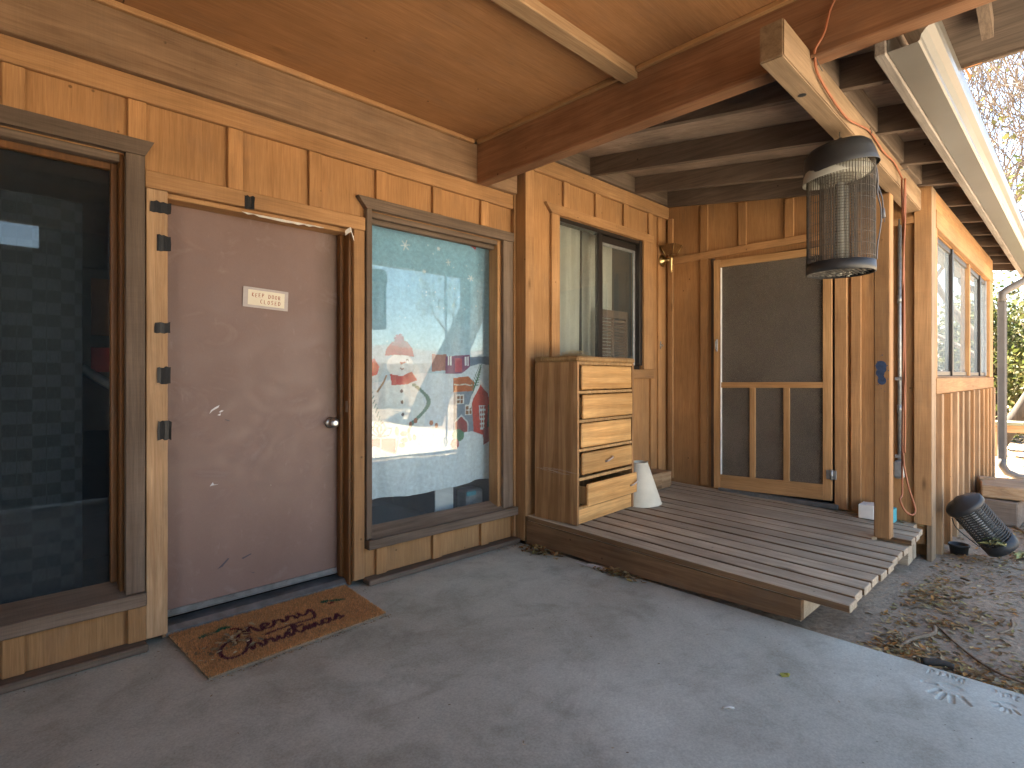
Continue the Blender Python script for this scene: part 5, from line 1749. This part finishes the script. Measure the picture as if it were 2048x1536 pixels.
# ------------------------------------------------------------------ trees and shrubs
def tube_np(acc, path, rs_, n):
    """append a tapered tube to acc = [verts, faces]"""
    V, F = acc
    up = None
    base0 = len(V)
    m = len(path)
    for i in range(m):
        d = (path[min(i + 1, m - 1)] - path[max(i - 1, 0)]).normalized()
        if up is None: up = d.orthogonal().normalized()
        up = up - d * up.dot(d)
        up = up.normalized() if up.length > 1e-6 else d.orthogonal().normalized()
        w = d.cross(up)
        for k in range(n):
            a = 2 * math.pi * k / n
            q = path[i] + (up * math.cos(a) + w * math.sin(a)) * rs_[i]
            V.append((q.x, q.y, q.z))
    for i in range(m - 1):
        for k in range(n):
            a = base0 + i * n
            F.append((a + k, a + (k + 1) % n, a + n + (k + 1) % n, a + n + k))

def tree(name, label, base, height, r0, lean, depth, spread, leafn, leafsize, leafpal, seed, group, trunk_frac=.3, gnarl=.2, fork=(2, 3), dens=1.0, twig=.003):
    rg = random.Random(seed)
    t = thing(name, label, 'tree', base, group)
    big, small, tips = [[], []], [[], []], []
    def grow(p, d, L, r, lev):
        segs = 5 if lev < 2 else 4
        path, rs_ = [p.copy()], [r]
        q = p.copy()
        for i in range(segs):
            d = (d + Vector((rg.gauss(0, gnarl), rg.gauss(0, gnarl), rg.gauss(0, gnarl * .6) + .04)) * .5).normalized()
            q = q + d * (L / segs)
            path.append(q.copy())
            rs_.append(max(twig, r * (1 - .42 * (i + 1) / segs)))
        tube_np(big if lev == 0 else small, path, rs_, 12 if lev == 0 else (8 if lev == 1 else (5 if lev < 4 else 3)))
        if lev >= depth:
            tips.extend(path[1:])
            return
        if lev >= depth - 1:
            tips.extend(path[2:])
        k = rg.randint(*fork)
        for j in range(k):
            at = path[-1] if j == 0 else path[rg.randint(2, segs)]
            nd = (d + Vector((rg.gauss(0, 1), rg.gauss(0, 1), rg.gauss(0, .7))) * spread).normalized()
            grow(at, nd, L * rg.uniform(.62, .86), rs_[-1] * rg.uniform(.62, .9) if j == 0 else rs_[-1] * rg.uniform(.45, .75), lev + 1)
    grow(Vector(base) - Vector((0, 0, .2)), Vector(lean).normalized(), height * trunk_frac, r0, 0)
    raw('trunk', big[0], big[1], 'bark', t, None, True)
    if small[0]:
        raw('branches', small[0], small[1], 'twigbark', t, None, True)
    if leafn:
        rs = np.random.RandomState(seed)
        T = np.array([tuple(p) for p in tips])
        pick = T[rs.randint(0, len(T), leafn)] + rs.randn(leafn, 3) * (leafsize * 3.2 * dens)
        leafmesh('crown', pick, leafsize, leafpal, t, seed)
    return t

def leafmesh(name, pts, size, pal, parent, seed):
    rs = np.random.RandomState(seed + 99)
    N = len(pts)
    nrm = rs.randn(N, 3); nrm /= np.linalg.norm(nrm, axis=1)[:, None]
    a = np.cross(nrm, rs.randn(N, 3)); a /= np.linalg.norm(a, axis=1)[:, None]
    c = np.cross(nrm, a)
    s = size * (.6 + .8 * rs.rand(N))[:, None]
    V = np.stack([pts - a * s, pts + c * s * .5, pts + a * s, pts - c * s * .5], 1)
    F = np.arange(N * 4).reshape(N, 4).tolist()
    pal = np.array(pal)
    col = pal[rs.randint(0, len(pal), N)] * (.55 + .9 * rs.rand(N))[:, None]
    return raw(name, V.reshape(-1, 3), F, 'leaf', parent, np.repeat(col, 4, 0))

GREEN = [(.055, .08, .022), (.075, .10, .03), (.04, .06, .018), (.10, .11, .04)]
YELLOW = [(.11, .105, .04), (.14, .13, .055), (.075, .085, .028), (.07, .09, .03)]
tree('bare_tree', 'leafless thin-branched tree against the blue sky past the gutter', (15.0, 1.3, -.1), 10.5, .17, (.05, -.06, 1), 6, .40, 0, .05, GREEN, 21, 'trees beyond the house', .25, .22, (3, 3), twig=.008)
tree('bare_tree', 'second bare tree of fine twigs behind the first one', (18.0, .5, -.1), 13, .18, (-.08, .02, 1), 6, .42, 900, .05, YELLOW, 34, 'trees beyond the house', .24, .22, (3, 3), twig=.009)
tree('leaning_tree', 'dark leaning trunk tree with sparse leaves beside the downspout', (13.2, 1.25, -.1), 7, .15, (.35, -.32, 1), 5, .5, 900, .05, YELLOW, 5, 'trees beyond the house', .33, .25, (2, 3), twig=.007)
tree('yard_tree', 'large leaning cottonwood trunk in the yard mirrored in the snowman window', (8.6, -6.2, -.1), 13, .48, (.35, -.05, 1), 5, .5, 9000, .09, GREEN, 8, 'yard trees', .42, .14, (2, 3))
tree('yard_tree', 'bushy green yard tree mirrored in the side windows', (15.5, -5.5, -.1), 8, .2, (0, 0, 1), 5, .6, 14000, .09, YELLOW, 12, 'yard trees', .2, .2, (3, 3))
tree('yard_tree', 'slender half bare yard tree mirrored at the right of the snowman window', (13.0, -8.5, -.1), 9, .15, (-.1, 0, 1), 6, .45, 500, .07, YELLOW, 17, 'yard trees', .25, .22, (2, 3))
def shrub(label, c, rad, n, size, pal, seed, group):
    t = thing('shrub', label, 'shrub', (c[0], c[1], -.1), group)
    rs = np.random.RandomState(seed)
    b = B()
    tips = []
    for k in range(16):
        a = rs.rand() * 6.28
        e = Vector((c[0] + rad[0] * .8 * math.cos(a) * rs.rand(), c[1] + rad[1] * .8 * math.sin(a) * rs.rand(), rad[2] * (.5 + .5 * rs.rand())))
        mid = Vector((c[0], c[1], -.1)).lerp(e, .5) + Vector((0, 0, .1))
        b.tube([(c[0] + rs.randn() * .1, c[1] + rs.randn() * .1, -.12), mid, e], [.02, .013, .005], 5)
        tips.append(e)
    b.out('stems', 'twigbark', t)
    # leaf clumps spread through the volume
    cl = rs.randn(70, 3)
    cl /= np.linalg.norm(cl, axis=1)[:, None]
    cl *= (rs.rand(70) ** .4)[:, None]
    cl = np.array([c[0], c[1], rad[2] * .5]) + cl * np.array([rad[0], rad[1], rad[2] * .55])
    pk = cl[rs.randint(0, 70, n)] + rs.randn(n, 3) * np.array([.2, .2, .16]) * max(rad) * .55
    pk = pk[pk[:, 2] > -.08]
    leafmesh('foliage', pk, size, pal, t, seed)
shrub('sunlit yellow-green shrub behind the bench and downspout', (15.2, .3, 0), (1.0, 1.2, 2.6), 9000, .055, [(.10, .12, .03), (.13, .14, .045), (.07, .09, .025), (.16, .14, .06)], 3, 'shrubs beyond the house')
shrub('taller green shrub left of the sunlit shrub', (16.5, 2.2, 0), (1.3, 1.3, 3.4), 9000, .06, GREEN, 4, 'shrubs beyond the house')
shrub('broad pale shrub far behind the bench', (20.0, .2, 0), (1.5, 2.0, 3.6), 9000, .07, YELLOW, 6, 'shrubs beyond the house')
# plank screen closing the front left of the patio, behind the photographer
scrn = thing('patio_screen', 'dark plank privacy screen standing at the front edge of the patio', 'screen', (.05, -.65, 0))
for k in range(17):
    x = -1.1 + k * .1425
    bx('plank', 'tarstain', scrn, x, x + .1424, -.66, -.64, .02, 2.40 if x < .40 else 2.62)
for z in (.3, 1.3, 2.2):
    bx('rail', 'tarstain', scrn, -1.1, 1.32, -.71, -.661, z, z + .09)
for x in (-1.1, 1.23):
    bx('post', 'tarstain', scrn, x, x + .09, -.80, -.711, -.02, 2.38)
scrn = thing('patio_screen', 'brown board end wall closing the left end of the patio', 'screen', (-2.45, 1.1, 0))
for k in range(25):
    y = -.62 + k * .1425
    bx('plank', 'siding', scrn, -2.44, -2.42, y, y + .1424, .02, 2.80)
# yard fence mirrored in the curtain window
fence = thing('yard_fence', 'pale board fence at the back of the yard', 'fence', (16, -14, -.1))
for k in range(40):
    x = 9 + k * .42
    bx('board', 'pale_z', fence, x, x + .39, -14.02, -14, -.15, 1.75 + rnd.uniform(-.02, .02))
for z in (.35, 1.35):
    bx('rail', 'pale_x', fence, 9, 25.8, -14.09, -14.021, z, z + .09)
